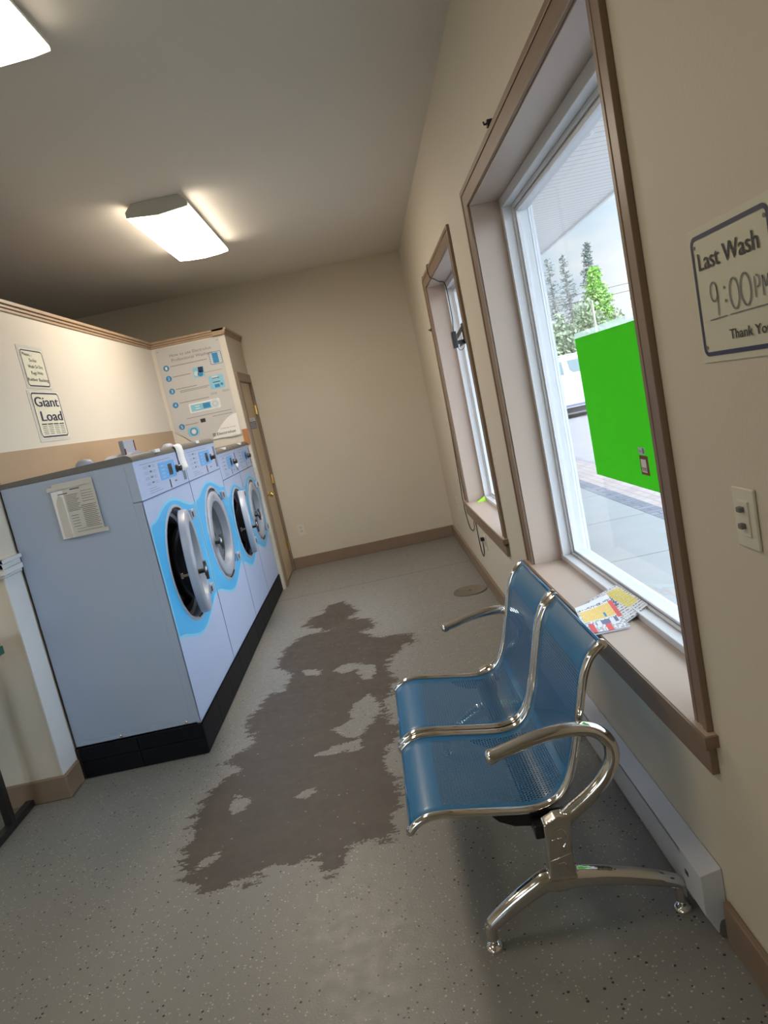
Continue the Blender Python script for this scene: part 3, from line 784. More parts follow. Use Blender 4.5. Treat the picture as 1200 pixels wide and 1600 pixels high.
    hd = MB(); hyy = dc - (Ro + Ri) / 2 + .004
    hd.lathe([(.013, .05), (.012, .085)], (0, hyy, cz - .02), (1, 0, 0), 16); shd(hd).build('handle_stem', 'black', do)
    hc = MB(); hc.lathe([(.030, .083), (.034, .087), (.034, .093), (.026, .100), (0, .102)], (0, hyy, cz - .02), (1, 0, 0), 28, caps=True)
    hc.box(.084, .100, hyy - .011, hyy + .011, cz - .068, cz + .028); shd(hc).build('handle', 'steel', do, bevel=.002)
    la = MB(); la.box(-.030, .003, hyy - .006, hyy + .006, cz - .030, cz - .016); la.box(-.034, -.022, hyy - .012, hyy + .006, cz - .036, cz - .006); shd(la).build('latch', 'chrome', do, bevel=.002)
    lg = Print((XW + .0133, y0 + cy - .012, cz + (Ri + Ro) / 2 - .014), (0, 1, 0), (0, 0, 1))
    lg.frame(0, .022, 0, .026, .008, .0025, 'greyink', 1); lg.line((.006, .008), (.016, .008), .002, 'greyink', 1); lg.line((.006, .018), (.016, .018), .002, 'greyink', 1); lg.line((.011, .008), (.011, .018), .002, 'greyink', 1); lg.build('emblem', do)
    do.rotation_euler = (0, 0, math.radians(openang))
    return r

LW = 'large blue and grey washer nearest the camera, with a notice on its side'
w1 = make_washer(YW, .884, 1.475, 1.285, .885, .305, LW, 11)
w2 = copy_tree(w1); w2.location = (XW, YW + .888, .16)
w2['label'] = 'large blue and grey washer with closed door, second from the front of the row'
w3 = make_washer(YW + .888 * 2, .672, 1.385, 1.195, .825, .268, 'shorter blue and grey washer, third in the row, with its door standing ajar', 11)
w4 = copy_tree(w3); w4.location = (XW, YW + 1.776 + .676, .16)
w4['label'] = 'shorter blue and grey washer at the far end beside the maple door, door closed'
for w in (w2, w4):
    for ch in w.children:
        if ch.name.startswith('door'): ch.rotation_euler = (0, 0, 0)

# paper hanging over washer 1 panel
hp = MB(); yy = YW + .805; zz = 1.475
prof = [(-.012, zz + .0345), (.001, zz + .031), (.008, zz + .018), (.010, zz - .01), (.007, zz - .05), (.012, zz - .095), (.016, zz - .118)]
vs = []
for i, (a, c) in enumerate(prof):
    vs += [(XW + a, yy - .070 + .004 * i, c), (XW + a + .002, yy + .062 + .005 * i, c + .004)]
hp.add(vs, [(2 * i, 2 * i + 1, 2 * i + 3, 2 * i + 2) for i in range(len(prof) - 1)], 0, True)
t = hp.build('paper_note', 'paper'); tag(t, 'blank white paper strip hanging over the top of the nearest washer control panel', 'paper note')
sm = t.modifiers.new('thick', 'SOLIDIFY'); sm.thickness = .0008
# crumpled foil scrap on washer 3
fo = MB()
for q in range(7):
    a = random.uniform(0, 2 * PI); x_, y_, z_ = XW + .006 + random.uniform(0, .006), YW + 1.776 + .60 + random.uniform(-.025, .025), 1.265 + random.uniform(-.022, .022)
    fo.add([(x_, y_, z_), (x_ + .008, y_ + .016, z_ + .01), (x_ + .002, y_ + .02 * math.cos(a), z_ - .018), (x_ - .003, y_ - .012, z_ + .012 * math.sin(a))], [(0, 1, 2), (0, 2, 3), (0, 3, 1), (1, 2, 3)])
t = fo.build('foil_scrap', 'paper'); tag(t, 'small crumpled white scrap stuck on the third washer control panel', 'scrap')

# notice taped on near washer side
ns = thing('taped_notice', (-1.41, YW, 1.185), 'yellowed printed notice taped to the side of the nearest washer', 'notice')
p = Print((-1.515, YW - .0055, 1.187), (1, 0, 0), (0, 0, 1))
p.warp = lambda x, y: .004 * math.sin(x * 40) * (1 - y / .27) + .003
gx, gy = 10, 10; Wd, Hd = .19, .255
vs = [p.P(.012 + Wd * i / gx, .004 + Hd * j / gy, 0) for j in range(gy + 1) for i in range(gx + 1)]
p.mb.add(vs, [(j * (gx + 1) + i, j * (gx + 1) + i + 1, (j + 1) * (gx + 1) + i + 1, (j + 1) * (gx + 1) + i) for j in range(gy) for i in range(gx)], p.mi('oldpaper'), True)
p.rect(.0, .055, .0, .225, 'paper', 1)
def ln(a, b, y_, w_=.0022, m_='greyink'): p.line((a, y_), (b, y_), w_, m_, 2)
ln(.09, .135, .222, .004, 'ink'); ln(.03, .075, .208, .0035, 'ink')
for q in range(11): ln(.062, .122 - .006 * (q % 3), .198 - .0075 * q)
for q in range(5): ln(.066, .10, .10 - .013 * q, .0026)
for q in range(5): ln(.135, .19, .205 - .012 * q, .0018)
for q in range(13): ln(.122, .196 - .008 * (q % 2), .138 - .0085 * q, .0026)
ln(.075, .195, .022, .0022); ln(.075, .12, .034, .002)
p.build('printed_sheet', ns)
tp = Print((-1.53, YW - .0115, 1.187), (1, 0, 0), (0, 0, 1))
tp.poly([(.0, .228), (.20, .234), (.205, .262), (.11, .258), (.10, .25), (.002, .247)], 'oldpaper', 1); tp.build('tape', ns)
tp = Print((-1.53, YW - .0115, 1.187), (1, 0, 0), (0, 0, 1))
tp.poly([(.05, .0), (.235, .0), (.236, .018), (.05, .018)], 'oldpaper', 1); tp.build('tape', ns)

# grey metal box and small knobs behind the washer tops
gb = thing('duct_box', (-1.50, 4.40, 1.49), 'blue-grey metal box with rusty edges standing on the nearest washer by the tan board', 'metal box')
MB().box(-1.50, -1.472, 4.30, 4.49, 1.507, 1.600).build('body', 'ducthood', gb, bevel=.002)
MB().box(-1.474, -1.468, 4.297, 4.306, 1.51, 1.55).build('rusty_edge', 'rust', gb)
MB().box(-1.474, -1.468, 4.484, 4.493, 1.53, 1.595).build('rusty_edge', 'rust', gb)
MB().prism([(4.26, 1.504), (4.50, 1.504), (4.45, 1.524), (4.34, 1.524)], 0, -1.60, -1.44).build('base_flange', 'ducthood', gb)
for i, (x_, y_, z_, lb) in enumerate([(-1.42, 3.53, 1.502, 'small grey dome fitting on top of the nearest washer, left of the metal box'), (-1.42, 5.02, 1.502, 'small grey dome fitting on top of the second washer'), (-1.40, 6.45 - .35, 1.412, 'small grey dome fitting on top of the far short washer')]):
    m = MB().lathe([(.045, 0), (.042, .012), (.028, .026), (0, .032)], (x_, y_, z_), (0, 0, 1), 20)
    tag(m.build('dome_fitting', 'ducthood'), lb, 'fitting', 'dome fittings on the washer tops')

# ------------------------------------------------------------------ signs on the partition wall
def ONx(x, ya, z, flip=False):   # print origin on plane x, facing +x (text runs +y) or facing -x (text runs -y)
    return Print((x, ya, z), (0, -1 if flip else 1, 0), (0, 0, 1))
sg = thing('rug_sign', (XB, 4.05, 1.97), 'small white sign about rugs, upper of the two beside the washers', 'sign')
MB().box(XB, XB + .002, 3.895, 4.205, 1.965, 2.205).build('backing_paper', 'oldpaper', sg)
p = ONx(XB + .003, 3.92, 1.978)
p.rect(-.005, .27, -.005, .208, 'giantsign', 0); p.frame(0, .265, 0, .203, .022, .007, 'navy', 1)
p.text('Please....', .02, .13, .170, .017, 'ink'); p.text('Do Not', .085, .17, .138, .018, 'ink'); p.text('Wash Or Dry', .05, .225, .103, .018, 'ink'); p.text('Rugs With', .07, .21, .068, .018, 'ink'); p.text('Rubber Backing', .012, .255, .030, .018, 'ink')
p.build('sign_face', sg)
sg = thing('giant_load_sign', (XB, 4.07, 1.69), 'white sign reading Giant Load in bold letters over small columns', 'sign')
MB().box(XB, XB + .002, 3.875, 4.262, 1.672, 1.957).build('backing_paper', 'oldpaper', sg)
p = ONx(XB + .003, 3.905, 1.694)
p.rect(-.006, .352, -.006, .257, 'giantsign', 0); p.frame(0, .345, 0, .25, .026, .008, 'navy', 1)
p.text('Giant', .024, .318, .172, .055, 'navy', bold=.003); p.text('Load', .055, .32, .092, .055, 'navy', bold=.003)
for c_ in range(4):
    a = .035 + .074 * c_; p.line((a, .074), (a + .062, .074), .006, 'ink')
    for q in range(5): p.line((a + .004, .062 - .0105 * q), (a + .058, .062 - .0105 * q), .0032, 'greyink')
p.build('sign_face', sg)

# ------------------------------------------------------------------ washer instruction poster
po = thing('instruction_poster', (-1.43, YP, 1.5), 'tall pale grey poster with five numbered washing steps, on the short wall', 'poster')
PW, PH = .575, .87
p = Print((-1.722, YP - .004, 1.487), (1, 0, 0), (0, 0, 1))
def pw(x, y):
    c = max(0, .16 - y) / .16
    return .008 * c * c * (1 + .4 * math.sin(x * 14)) + .001
p.warp = pw
def base_y(x): return .128 * max(0, 1 - x / .16) + .0 * x     # lower left corner torn/curled up
nx_, ny_ = 24, 30
vs = []; 
for j in range(ny_ + 1):
    for i in range(nx_ + 1):
        x = PW * i / nx_; y0_ = base_y(x) + .006 * math.sin(x * 22); vs.append(p.P(x, y0_ + (PH - y0_) * j / ny_, 0))
fs = [(j * (nx_ + 1) + i, j * (nx_ + 1) + i + 1, (j + 1) * (nx_ + 1) + i + 1, (j + 1) * (nx_ + 1) + i) for j in range(ny_) for i in range(nx_)]
p.mb.add(vs, fs, p.mi('poster'), True)
sw = [(PW * .55 + (PW * .45) * q / 8, .005 + .19 * math.sin(PI / 2 * q / 8) ** 1.0) for q in range(9)]
p.poly([(PW * .53, .004)] + sw + [(PW - .002, .004)], 'posterwhite', 1)
p.text('How to use Electrolux', .115, .49, .785, .026, 'greyink'); p.text('Professional Washers', .125, .49, .742, .026, 'greyink')
steps = [(.062, .697), (.062, .605), (.062, .492), (.062, .368), (.070, .170)]
for q, (a, b) in enumerate(steps):
    p.disc(a, b, .026, 'pblue', 2); p.text(str(q + 1), a - .009, a + .009, b - .013, .026, 'posterwhite', 3)
def tl_(a, b, y_, w_=.005): p.line((a, y_), (b, y_), w_, 'greyink', 2)
tl_(.10, .43, .705); tl_(.10, .26, .612); tl_(.10, .29, .502); tl_(.13, .40, .480, .004); tl_(.13, .38, .468, .004); tl_(.10, .37, .378); tl_(.13, .54, .232, .004); tl_(.36, .54, .205, .004); tl_(.10, .22, .178)
tl_(.38, .54, .595, .003); tl_(.39, .45, .395, .003); tl_(.39, .45, .405, .003); tl_(.50, .56, .400, .003); tl_(.50, .56, .41, .003)
p.poly(p.rr(.455, .565, .645, .755, .012), 'ppale', 2); p.frame(.455, .565, .645, .755, .012, .005, 'bluegrey', 3); p.rect(.482, .535, .655, .745, 'pblue', 3)
for q in range(6): p.line((.462, .66 + .016 * q), (.478, .66 + .016 * q), .003, 'bluegrey', 4); p.line((.54, .66 + .016 * q), (.557, .66 + .016 * q), .003, 'bluegrey', 4)
p.poly(p.rr(.285, .385, .565, .655, .014), 'plight', 2); p.poly([(.33, .61), (.375, .60), (.38, .65), (.335, .652)], 'navy', 3); p.disc(.345, .592, .024, 'pblue', 3); p.disc(.31, .60, .02, 'ppale', 3)
p.poly(p.rr(.405, .535, .435, .555, .014), 'plight', 2); p.rect(.435, .49, .525, .548, 'ppale', 3); p.line((.435, .53), (.50, .53), .006, 'ink', 4); p.line((.435, .495), (.50, .495), .006, 'ink', 4); p.rect(.445, .49, .447, .475, 'pblue', 4); p.disc(.51, .468, .012, 'pblue', 4)
p.poly(p.rr(.175, .455, .27, .355, .008), 'posterwhite', 2); p.rect(.19, .40, .28, .340, 'plight', 3); p.rect(.30, .365, .29, .335, 'pblue', 4); p.rect(.23, .27, .297, .304, 'posterwhite', 4); p.rect(.23, .27, .318, .325, 'posterwhite', 4)
p.disc(.41, .312, .042, 'ppale', 4); p.disc(.41, .312, .026, 'poster', 5); p.disc(.41, .312, .014, 'ppale', 6)
p.rect(.245, .290, .172, .205, 'ink', 2)
p.poly(p.rr(.11, .215, .068, .150, .03), 'plight', 2); p.disc(.165, .108, .034, 'pblue', 3); p.disc(.165, .108, .024, 'ppale', 4); p.disc(.165, .108, .012, 'posterwhite', 5)
p.text('Thinking of you', .40, .54, .078, .010, 'greyink', 8)
p.frame(.325, .350, .030, .055, .002, .004, 'ink', 8); p.line((.3375, .034), (.3375, .052), .004, 'ink', 8); p.text('Electrolux', .362, .535, .032, .024, 'ink', 8)
p.build('sheet', po)
for x_, y_ in ((-1.70, 2.335), (-1.165, 2.335)):
    MB().lathe([(.005, 0), (.004, .003), (0, .004)], (x_, YP - .003, y_), (0, -1, 0), 10).build('pin', 'greyink', po)

# ------------------------------------------------------------------ ceiling fixtures
def fixture(x0, x1, y0, y1, label, dm='diffuser'):
    r = thing('ceiling_light', ((x0 + x1) / 2, (y0 + y1) / 2, ZC), label, 'ceiling light', 'fluorescent wraparound ceiling lights')
    cx = (x0 + x1) / 2; zb = 2.832
    pl_ = [(x0 + .045, ZC - .001), (x0 + .002, ZC - .042), (x0 + .002, zb + .012), (cx, zb - .004), (x1 - .002, zb + .012), (x1 - .002, ZC - .042), (x1 - .045, ZC - .001)]
    for a, b in ((y0 - .012, y0), (y1, y1 + .012)):
        MB().prism(pl_, 1, a, b).build('end_cap', 'fixture', r, bevel=.002)
    MB().prism([(x0 + .045, ZC - .001), (x0 + .004, ZC - .042), (x0 + .004, zb + .0245), (x1 - .004, zb + .0245), (x1 - .004, ZC - .042), (x1 - .045, ZC - .001)], 1, y0, y1).build('housing', 'fixture', r)
    dd = [(x0, zb + .024), (x0, zb + .010), (x0 + .06, zb + .001), (cx, zb - .006), (x1 - .06, zb + .001), (x1, zb + .010), (x1, zb + .024)]
    m = MB(); n = len(dd)
    for q in range(n - 1):
        m.add([(dd[q][0], y0, dd[q][1]), (dd[q + 1][0], y0, dd[q + 1][1]), (dd[q + 1][0], y1, dd[q + 1][1]), (dd[q][0], y1, dd[q][1])], [(0, 1, 2, 3)], 0)
    m.build('diffuser', dm, r)
    return r
fixture(-1.140, -.770, 4.38, 5.58, 'lit wraparound ceiling light in front of the far wall', 'diffuser_bright')
fixture(-1.140, -.770, 1.30, 2.55, 'lit ceiling light cut off at the top left of the picture')
fixture(-3.30, -2.93, 1.0, 2.25, 'unseen wraparound ceiling light added to brighten the folding table side')  # out of view, added as extra room light
fixture(-3.30, -2.93, -1.8, -.6, 'unseen wraparound ceiling light added to brighten the left back of the room')  # another unseen fitting, added only to brighten the room

# ------------------------------------------------------------------ right wall sign, switch, outlets
sg = thing('last_wash_sign', (XR, 1.185, 1.45), 'cream sign reading Last Wash 9:00, navy border, beside the big window', 'sign')
MB().box(XR - .003, XR, 1.048, 1.319, 1.446, 1.680).build('sign_board', 'signboard', sg, bevel=.001)
p = ONx(XR - .0034, 1.3085, 1.4575, True)
p.frame(0, .248, 0, .21, .016, .0075, 'navy', 1)
p.text('Last Wash', .022, .214, .150, .030, 'ink', bold=.0006)
# handwritten 9:00 PM
def el(cx, cy_, rx, ry, a0=0, a1=360, n=22): return [(cx + rx * math.cos(math.radians(a0 + (a1 - a0) * q / n)), cy_ + ry * math.sin(math.radians(a0 + (a1 - a0) * q / n))) for q in range(n + 1)]
p.stroke(el(.062, .108, .012, .016, 30, 400), .0032, 'greyink'); p.stroke([(.073, .116), (.0735, .10), (.072, .085), (.070, .068)], .0032, 'greyink')
p.disc(.0985, .110, .0028, 'greyink', 2); p.disc(.0985, .088, .0028, 'greyink', 2)
p.stroke(el(.128, .096, .0145, .0245), .0034, 'greyink'); p.stroke(el(.163, .097, .0150, .0250), .0034, 'greyink')
p.stroke([(.190, .080), (.191, .112)], .003, 'greyink'); p.stroke(el(.197, .104, .007, .009, 100, -100), .003, 'greyink')
p.stroke([(.212, .080), (.213, .110), (.221, .092), (.229, .110), (.231, .080)], .003, 'greyink')
p.line((.038, .062), (.098, .064), .0018, 'greyink'); p.line((.108, .064), (.236, .066), .0018, 'greyink')
p.text('Thank You', .098, .222, .024, .0165, 'ink', bold=.0004)
for a, b in ((.012, .192), (.236, .192), (.012, .016), (.236, .016)): p.disc(a, b, .0035, 'greyink', 2)
p.build('lettering', sg)

sw = thing('light_switch', (XR, 1.24, 1.107), 'cream light switch plate with dirty toggles beneath the Last Wash sign', 'light switch')
MB().box(XR - .006, XR, 1.203, 1.277, 1.106, 1.220).build('cover_plate', 'ivory', sw, bevel=.003)
MB().box(XR - .009, XR - .005, 1.222, 1.258, 1.130, 1.196).build('insert', 'ivory', sw, bevel=.001)
for z in (1.145, 1.176): MB().box(XR - .018, XR - .008, 1.233, 1.247, z, z + .010).build('toggle', 'greyink', sw, bevel=.002)

def outlet(name, face, label, pos):
    o = thing(name, pos, label, 'power outlet')
    x, y, z = pos
    if face == 'y':
        MB().box(x - .036, x + .036, y - .006, y, z, z + .115).build('cover_plate', 'ivory', o, bevel=.002)
        for dz in (.028, .070): MB().box(x - .017, x + .017, y - .009, y - .005, z + dz, z + dz + .026).build('socket', 'oldpaper', o, bevel=.002)
    else:
        MB().box(x - .006, x, y - .036, y + .036, z, z + .115).build('cover_plate', 'ivory', o, bevel=.002)
        for dz in (.028, .070): MB().box(x - .009, x - .005, y - .017, y + .017, z + dz, z + dz + .026).build('socket', 'oldpaper', o, bevel=.002)
    return o
outlet('wall_outlet', 'y', 'cream outlet low on the far wall near the maple door', (-.924, YF, .338))
outlet('wall_outlet', 'x', 'cream outlet beneath the far window with a black plug', (XR, 4.90, .335))
outlet('wall_outlet', 'x', 'pale outlet plate low on the right wall near the far corner', (XR, 6.34, .42))

# ------------------------------------------------------------------ black device, cable, hooks in the far window
dv = thing('window_device', (.74, 5.0, 1.73), 'black boxy device with grey straps hung against the far window', 'device')
MB().box(.668, .698, 4.88, 4.94, 1.752, 1.862).box(.690, .76, 4.90, 4.94, 1.775, 1.80).build('left_box', 'black', dv, bevel=.003)
MB().box(.742, .772, 4.86, 4.92, 1.768, 1.905).build('right_box', 'black', dv, bevel=.003)
MB().add([(.700, 4.93, 1.80), (.755, 4.92, 1.865), (.757, 4.92, 1.905), (.700, 4.93, 1.838), (.700, 4.94, 1.80), (.755, 4.93, 1.865), (.757, 4.93, 1.905), (.700, 4.94, 1.838)], [(0, 1, 2, 3), (7, 6, 5, 4), (0, 4, 5, 1), (1, 5, 6, 2), (2, 6, 7, 3), (3, 7, 4, 0)]).add([(.71, 4.93, 1.752), (.758, 4.92, 1.775), (.758, 4.92, 1.80), (.715, 4.93, 1.775)], [(0, 1, 2, 3)]).build('strap', 'drain', dv)
MB().tube(crom([(.70, 4.95, 1.76), (.715, 4.95, 1.735), (.74, 4.94, 1.745), (.75, 4.94, 1.775)], 5), .002, 6).build('wire', 'cable', dv)
cb = MB()
cpts = [(.69, 4.93, 1.86), (.715, 5.10, 1.90), (.745, 5.26, 1.98), (.748, 5.28, 2.10), (.747, 5.28, 2.19), (.735, 5.27, 2.243), (.690, 5.20, 2.246), (.640, 5.05, 2.247), (XR - .022, 4.975, 2.250), (XR - .023, 5.03, 2.285), (XR - .023, 5.055, 2.33), (XR - .020, 5.06, 2.349), (XR - .006, 5.10, 2.352), (XR - .005, 5.50, 2.352), (XR - .005, 5.64, 2.33), (XR - .005, 5.66, 2.0), (XR - .005, 5.70, 1.2), (XR - .005, 5.78, .73), (XR - .005, 5.82, .60), (XR - .005, 5.80, .47), (XR - .005, 5.70, .37), (XR - .005, 5.56, .36), (XR - .008, 5.37, .41), (XR - .012, 5.27, .482), (XR - .010, 5.20, .485), (XR - .006, 5.23, .37), (XR - .006, 5.21, .27), (XR - .006, 5.14, .235), (XR - .006, 5.05, .30), (XR - .006, 5.04, .355), (XR - .012, 5.00, .40), (XR - .022, 4.91, .418)]
cb.tube(crom(cpts, 5), .0035, 6)
cab = thing('power_cable', (XR, 5.3, .3), 'thin black cable looping from the far window device down to the outlet', 'cable')
cb.build('cord', 'cable', cab)
MB().box(XR - .036, XR - .0095, 4.885, 4.915, .404, .430).build('plug', 'black', cab, bevel=.004)
for nm, (x_, y_, z_), lb in (('wall_hook', (XR, 5.61, 1.955), 'small black hook on the left casing edge of the far window'), ('wall_hook', (XR, 2.60, 2.346), 'small black hook on the top casing edge of the big window')):
    h = MB(); h.box(x_ - .022, x_ - .0005, y_ - .012, y_ + .012, z_ - .004, z_ + .018); h.tube([(x_ - .020, y_, z_ + .008), (x_ - .030, y_, z_ + .006), (x_ - .032, y_, z_ + .016)], .004, 8)
    tag(h.build(nm, 'black', None, bevel=.001), lb, 'hook', 'small black wall hooks')
# neon slip on far sill
m = MB(); m.add([(.680, 5.36, .6065), (.752, 5.34, .6065), (.75, 5.40, .636), (.69, 5.41, .6065)], [(0, 1, 2, 3)])
t = m.build('paper_slip', 'neon'); tag(t, 'neon yellow-green slip lying on the far window sill', 'slip'); sm = t.modifiers.new('thick', 'SOLIDIFY'); sm.thickness = .001

# ------------------------------------------------------------------ green sheet on big window
gs = thing('green_sheet', (.817, 2.30, 1.062), 'plain bright green sheet taped to the big window pane', 'sheet')
MB().box(.8150, .8165, 1.90, 2.690, 1.062, 1.579).build('sheet', 'green', gs)
MB().add([(.8172, 1.88, 1.575), (.8172, 2.698, 1.575), (.8172, 2.698, 1.598), (.8172, 1.88, 1.604)], [(0, 1, 2, 3)]).build('clear_film', 'cleartape', gs)
p = ONx(.8148, 2.224, 1.108, True); p.rect(0, .068, 0, .062, 'rust', 0); p.rect(.008, .05, .008, .05, 'posterwhite', 1); p.text('tres', .012, .048, .012, .018, 'rust', 2); p.rect(0, .05, .066, .088, 'ppale', 0); p.text('om', .006, .026, .072, .010, 'greyink', 1); p.rect(.034, .046, .068, .086, 'bluegrey', 1)
p.build('sticker', gs)

# ------------------------------------------------------------------ baseboard heater
ht = thing('baseboard_heater', (XR, 2.5, 0), 'white electric baseboard heater along the wall behind the bench', 'heater')
hy0, hy1 = 1.60, 3.48
MB().prism([(XR - .001, .030), (XR - .001, .193), (XR - .055, .180), (XR - .055, .172), (XR - .016, .166), (XR - .016, .030)], 1, hy0 + .12, hy1 - .1).build('back_cover', 'heater', ht, bevel=.0015)
MB().prism([(XR - .055, .160), (XR - .055, .066), (XR - .040, .022), (XR - .037, .022), (XR - .051, .066), (XR - .051, .160)], 1, hy0 + .12, hy1 - .1).build('front_panel', 'heater', ht)
MB().box(XR - .048, XR - .018, hy0 + .13, hy1 - .11, .05, .165).build('heating_element', 'black', ht)
for a, b in ((hy0, hy0 + .121), (hy1 - .101, hy1)):
    MB().prism([(XR - .001, .015), (XR - .001, .194), (XR - .057, .182), (XR - .057, .070), (XR - .030, .015)], 1, a, b).build('end_box', 'heater', ht, bevel=.0015)
MB().box(XR - .0585, XR - .0568, 1.682, 1.700, .122, .134).build('screw_hole', 'black', ht)
MB().prism([(XR - .030, .010), (XR - .001, .010), (XR - .001, .055), (XR - .020, .050), (XR - .026, .038)], 1, hy0 - .001, hy0 + .002).build('torn_flap', 'greyink', ht)

# ------------------------------------------------------------------ floor drain
dn = thing('floor_drain_cover', (.475, 5.13, 0), 'round worn metal cleanout cover set in the floor by the right wall', 'drain cover')
MB().lathe([(.128, 0), (.128, .006), (.122, .008), (.118, .005), (0, .005)], (.475, 5.13, .0005), (0, 0, 1), 48).build('lid', 'drain', dn)
MB().lathe([(.008, 0), (.008, .003), (0, .003)], (.475, 5.13, .0048), (0, 0, 1), 12).build('screw', 'black', dn)

# ------------------------------------------------------------------ newspapers on the sill
def newspaper(name, corners, z0s, label, cells, pages=4, seed=0):
    rnd = random.Random(seed)
    A, B, C_, D = [Vector((c[0], c[1], z)) for c, z in zip(corners, z0s)]   # A->B width, A->D height
    o = thing(name, ((A + C_) / 2)[:], label, 'newspaper', 'newspapers on the window sill')
    nx, ny = 36, 44
    th = .008
    mats = ['news', 'yellow', 'oran', 'red', 'bluegrey', 'greyink', 'pblue']
    mb = MB()
    def pt(u, v, k):
        q = A.lerp(B, u).lerp(D.lerp(C_, u), v)
        q = q + Vector((0, 0, .0015 * math.sin(5 * u + 2 * v + seed) * (1 if k else .3) + k * th)); return q
    vs = [pt(i / nx, j / ny, 1) for j in range(ny + 1) for i in range(nx + 1)]
    for j in range(ny):
        for i in range(nx):
            mi = cells((i + .5) / nx, (j + .5) / ny, rnd)
            mb.add([vs[j * (nx + 1) + i], vs[j * (nx + 1) + i + 1], vs[(j + 1) * (nx + 1) + i + 1], vs[(j + 1) * (nx + 1) + i]], [(0, 1, 2, 3)], mi, True)
    mb.build('front_page', mats, o)
    pg = MB(); 
    for k in range(pages):
        e = .006 * rnd.random()
        w = [pt(0, 0, 0), pt(1, 0, 0), pt(1, 1, 0), pt(0, 1, 0)]
        cen = (w[0] + w[2]) / 2
        w = [cen + (q - cen) * (1 - e) for q in w]
        z0 = .62 * th * k / pages; z1 = .62 * th * (k + .8) / pages
        v8 = [q + Vector((0, 0, z0)) for q in w] + [q + Vector((0, 0, z1)) for q in w]
        pg.add(v8, [(0, 1, 2, 3), (7, 6, 5, 4), (0, 4, 5, 1), (1, 5, 6, 2), (2, 6, 7, 3), (3, 7, 4, 0)])
    pg.build('pages', 'news', o)
    return o
def cellA(u, v, r):   # front paper: orange block, row of dark photos with red dots
    if v > .86: return 0
    if v > .80: return 5 if r.random() < .5 else 0
    if .38 < v < .78 and .05 < u < .90: return 6 if (.60 < u < .68 and .42 < v < .55) else (2 if r.random() < .85 else 1)
    if .20 < v < .34 and .30 < u < .86: return 4 if int(u * 9) % 3 else 0
    if v < .30 and (.10 < u < .24 or .50 < u < .64): return 3
    if v > .30 and u > .88: return 3
    if v < .16: return 5 if int(v * 44) % 2 and r.random() < .6 else 0
    return 5 if int(v * 44) % 2 and r.random() < .45 else 0
def cellB(u, v, r):
    if .25 < v < .92 and .52 < u < .95: return (2 if int(v * 44) % 3 == 0 else 1) if r.random() < .95 else 0
    if .30 < u < .50 and .45 < v < .85: return 4 if r.random() < .75 else 0
    if .10 < u < .24 and .4 < v < .7: return 3
    return 5 if int(v * 44) % 3 == 0 and r.random() < .6 else 0
zt = .6058
newspaper('newspaper', [(.560, 2.236), (.704, 2.238), (.735, 2.551), (.590, 2.478)], [zt + .002, zt + .002, zt + .016, zt + .016], 'folded newspaper with orange block, nearer one, overhanging the sill edge', cellA, seed=1)
newspaper('newspaper', [(.702, 2.285), (.805, 2.320), (.790, 2.600), (.668, 2.58)], [zt + .0, zt + .028, zt + .028, zt + .0], 'folded newspaper with yellow block, leaning on the window frame under the nearer one', cellB, seed=2)

# ------------------------------------------------------------------ bench
bn = thing('waiting_bench', (.22, 2.26, 0), 'two-seat blue perforated metal bench with chrome rails and armrests', 'bench')
RAIL = [(-.122, .352), (-.103, .368), (-.072, .380), (-.03, .381), (.04, .370), (.12, .356), (.20, .343), (.245, .343), (.280, .354), (.308, .378), (.330, .412), (.348, .455), (.364, .505), (.381, .568), (.398, .628), (.414, .682), (.430, .718), (.448, .742), (.478, .765)]
prof = crom([(a, 0, b) for a, b in RAIL], 4)
def seat(y0, y1, name):
    W_ = y1 - y0
    mb = MB(); nu = 8; vs = []; uvs = []
    d_ = 0; prev = None
    n = len(prof)
    for i, p_ in enumerate(prof):
        if prev is not None: d_ += (p_ - prev).length
        prev = p_
        for k in range(nu + 1):
            u = k / nu
            vs.append((p_.x, y0 + W_ * u, p_.z - .002)); uvs.append((u * .46, d_))
    fs = [(i * (nu + 1) + k, i * (nu + 1) + k + 1, (i + 1) * (nu + 1) + k + 1, (i + 1) * (nu + 1) + k) for i in range(n - 1) for k in range(nu)]
    me = bpy.data.meshes.new('seat_shell'); off = bn.location
    me.from_pydata([tuple(Vector(v) - off) for v in vs], [], fs); me.materials.append(M['seat'])
    uvl = me.uv_layers.new(name='UVMap')
    for poly in me.polygons:
        poly.use_smooth = True
        for li, vi in zip(poly.loop_indices, poly.vertices): uvl.data[li].uv = uvs[vi]
    ob = bpy.data.objects.new(name, me); COL.objects.link(ob); ob.parent = bn
    so = ob.modifiers.new('thick', 'SOLIDIFY'); so.thickness = .0018; so.offset = 0
    for yy_ in (y0 + .006, y1 - .006):
        r_ = MB(); r_.tube([(q.x, yy_, q.z) for q in prof], (.0115), 12, up=(0, 1, 0)); rl = r_.build('rail', 'chrome', ob)
        for e_ in (prof[0], prof[-1]):
            MB().lathe([(.0125, -.007), (.0125, .007)], (e_.x, yy_, e_.z), (0, 1, 0), 14).build('rail_cap', 'chrome', rl)
    # folded front and top lip of sheet
    lp = MB(); lp.tube([(prof[0].x, y0 + .01, prof[0].z - .001), (prof[0].x, y1 - .01, prof[0].z - .001)], .004, 8); lq = MB(); lq.tube([(prof[-1].x, y0 + .01, prof[-1].z - .001), (prof[-1].x, y1 - .01, prof[-1].z - .001)], .005, 8)
    lq.build('top_fold', M['seat_plain'], ob)
    lp.build('front_fold', M['seat_plain'], ob)
    return ob
M['seat_plain'] = paint('blue_enamel', (.018, .140, .305), .35, metal=.3, var=.03, coat=.5)
seat(1.772, 2.250, 'seat'); seat(2.278, 2.756, 'seat')

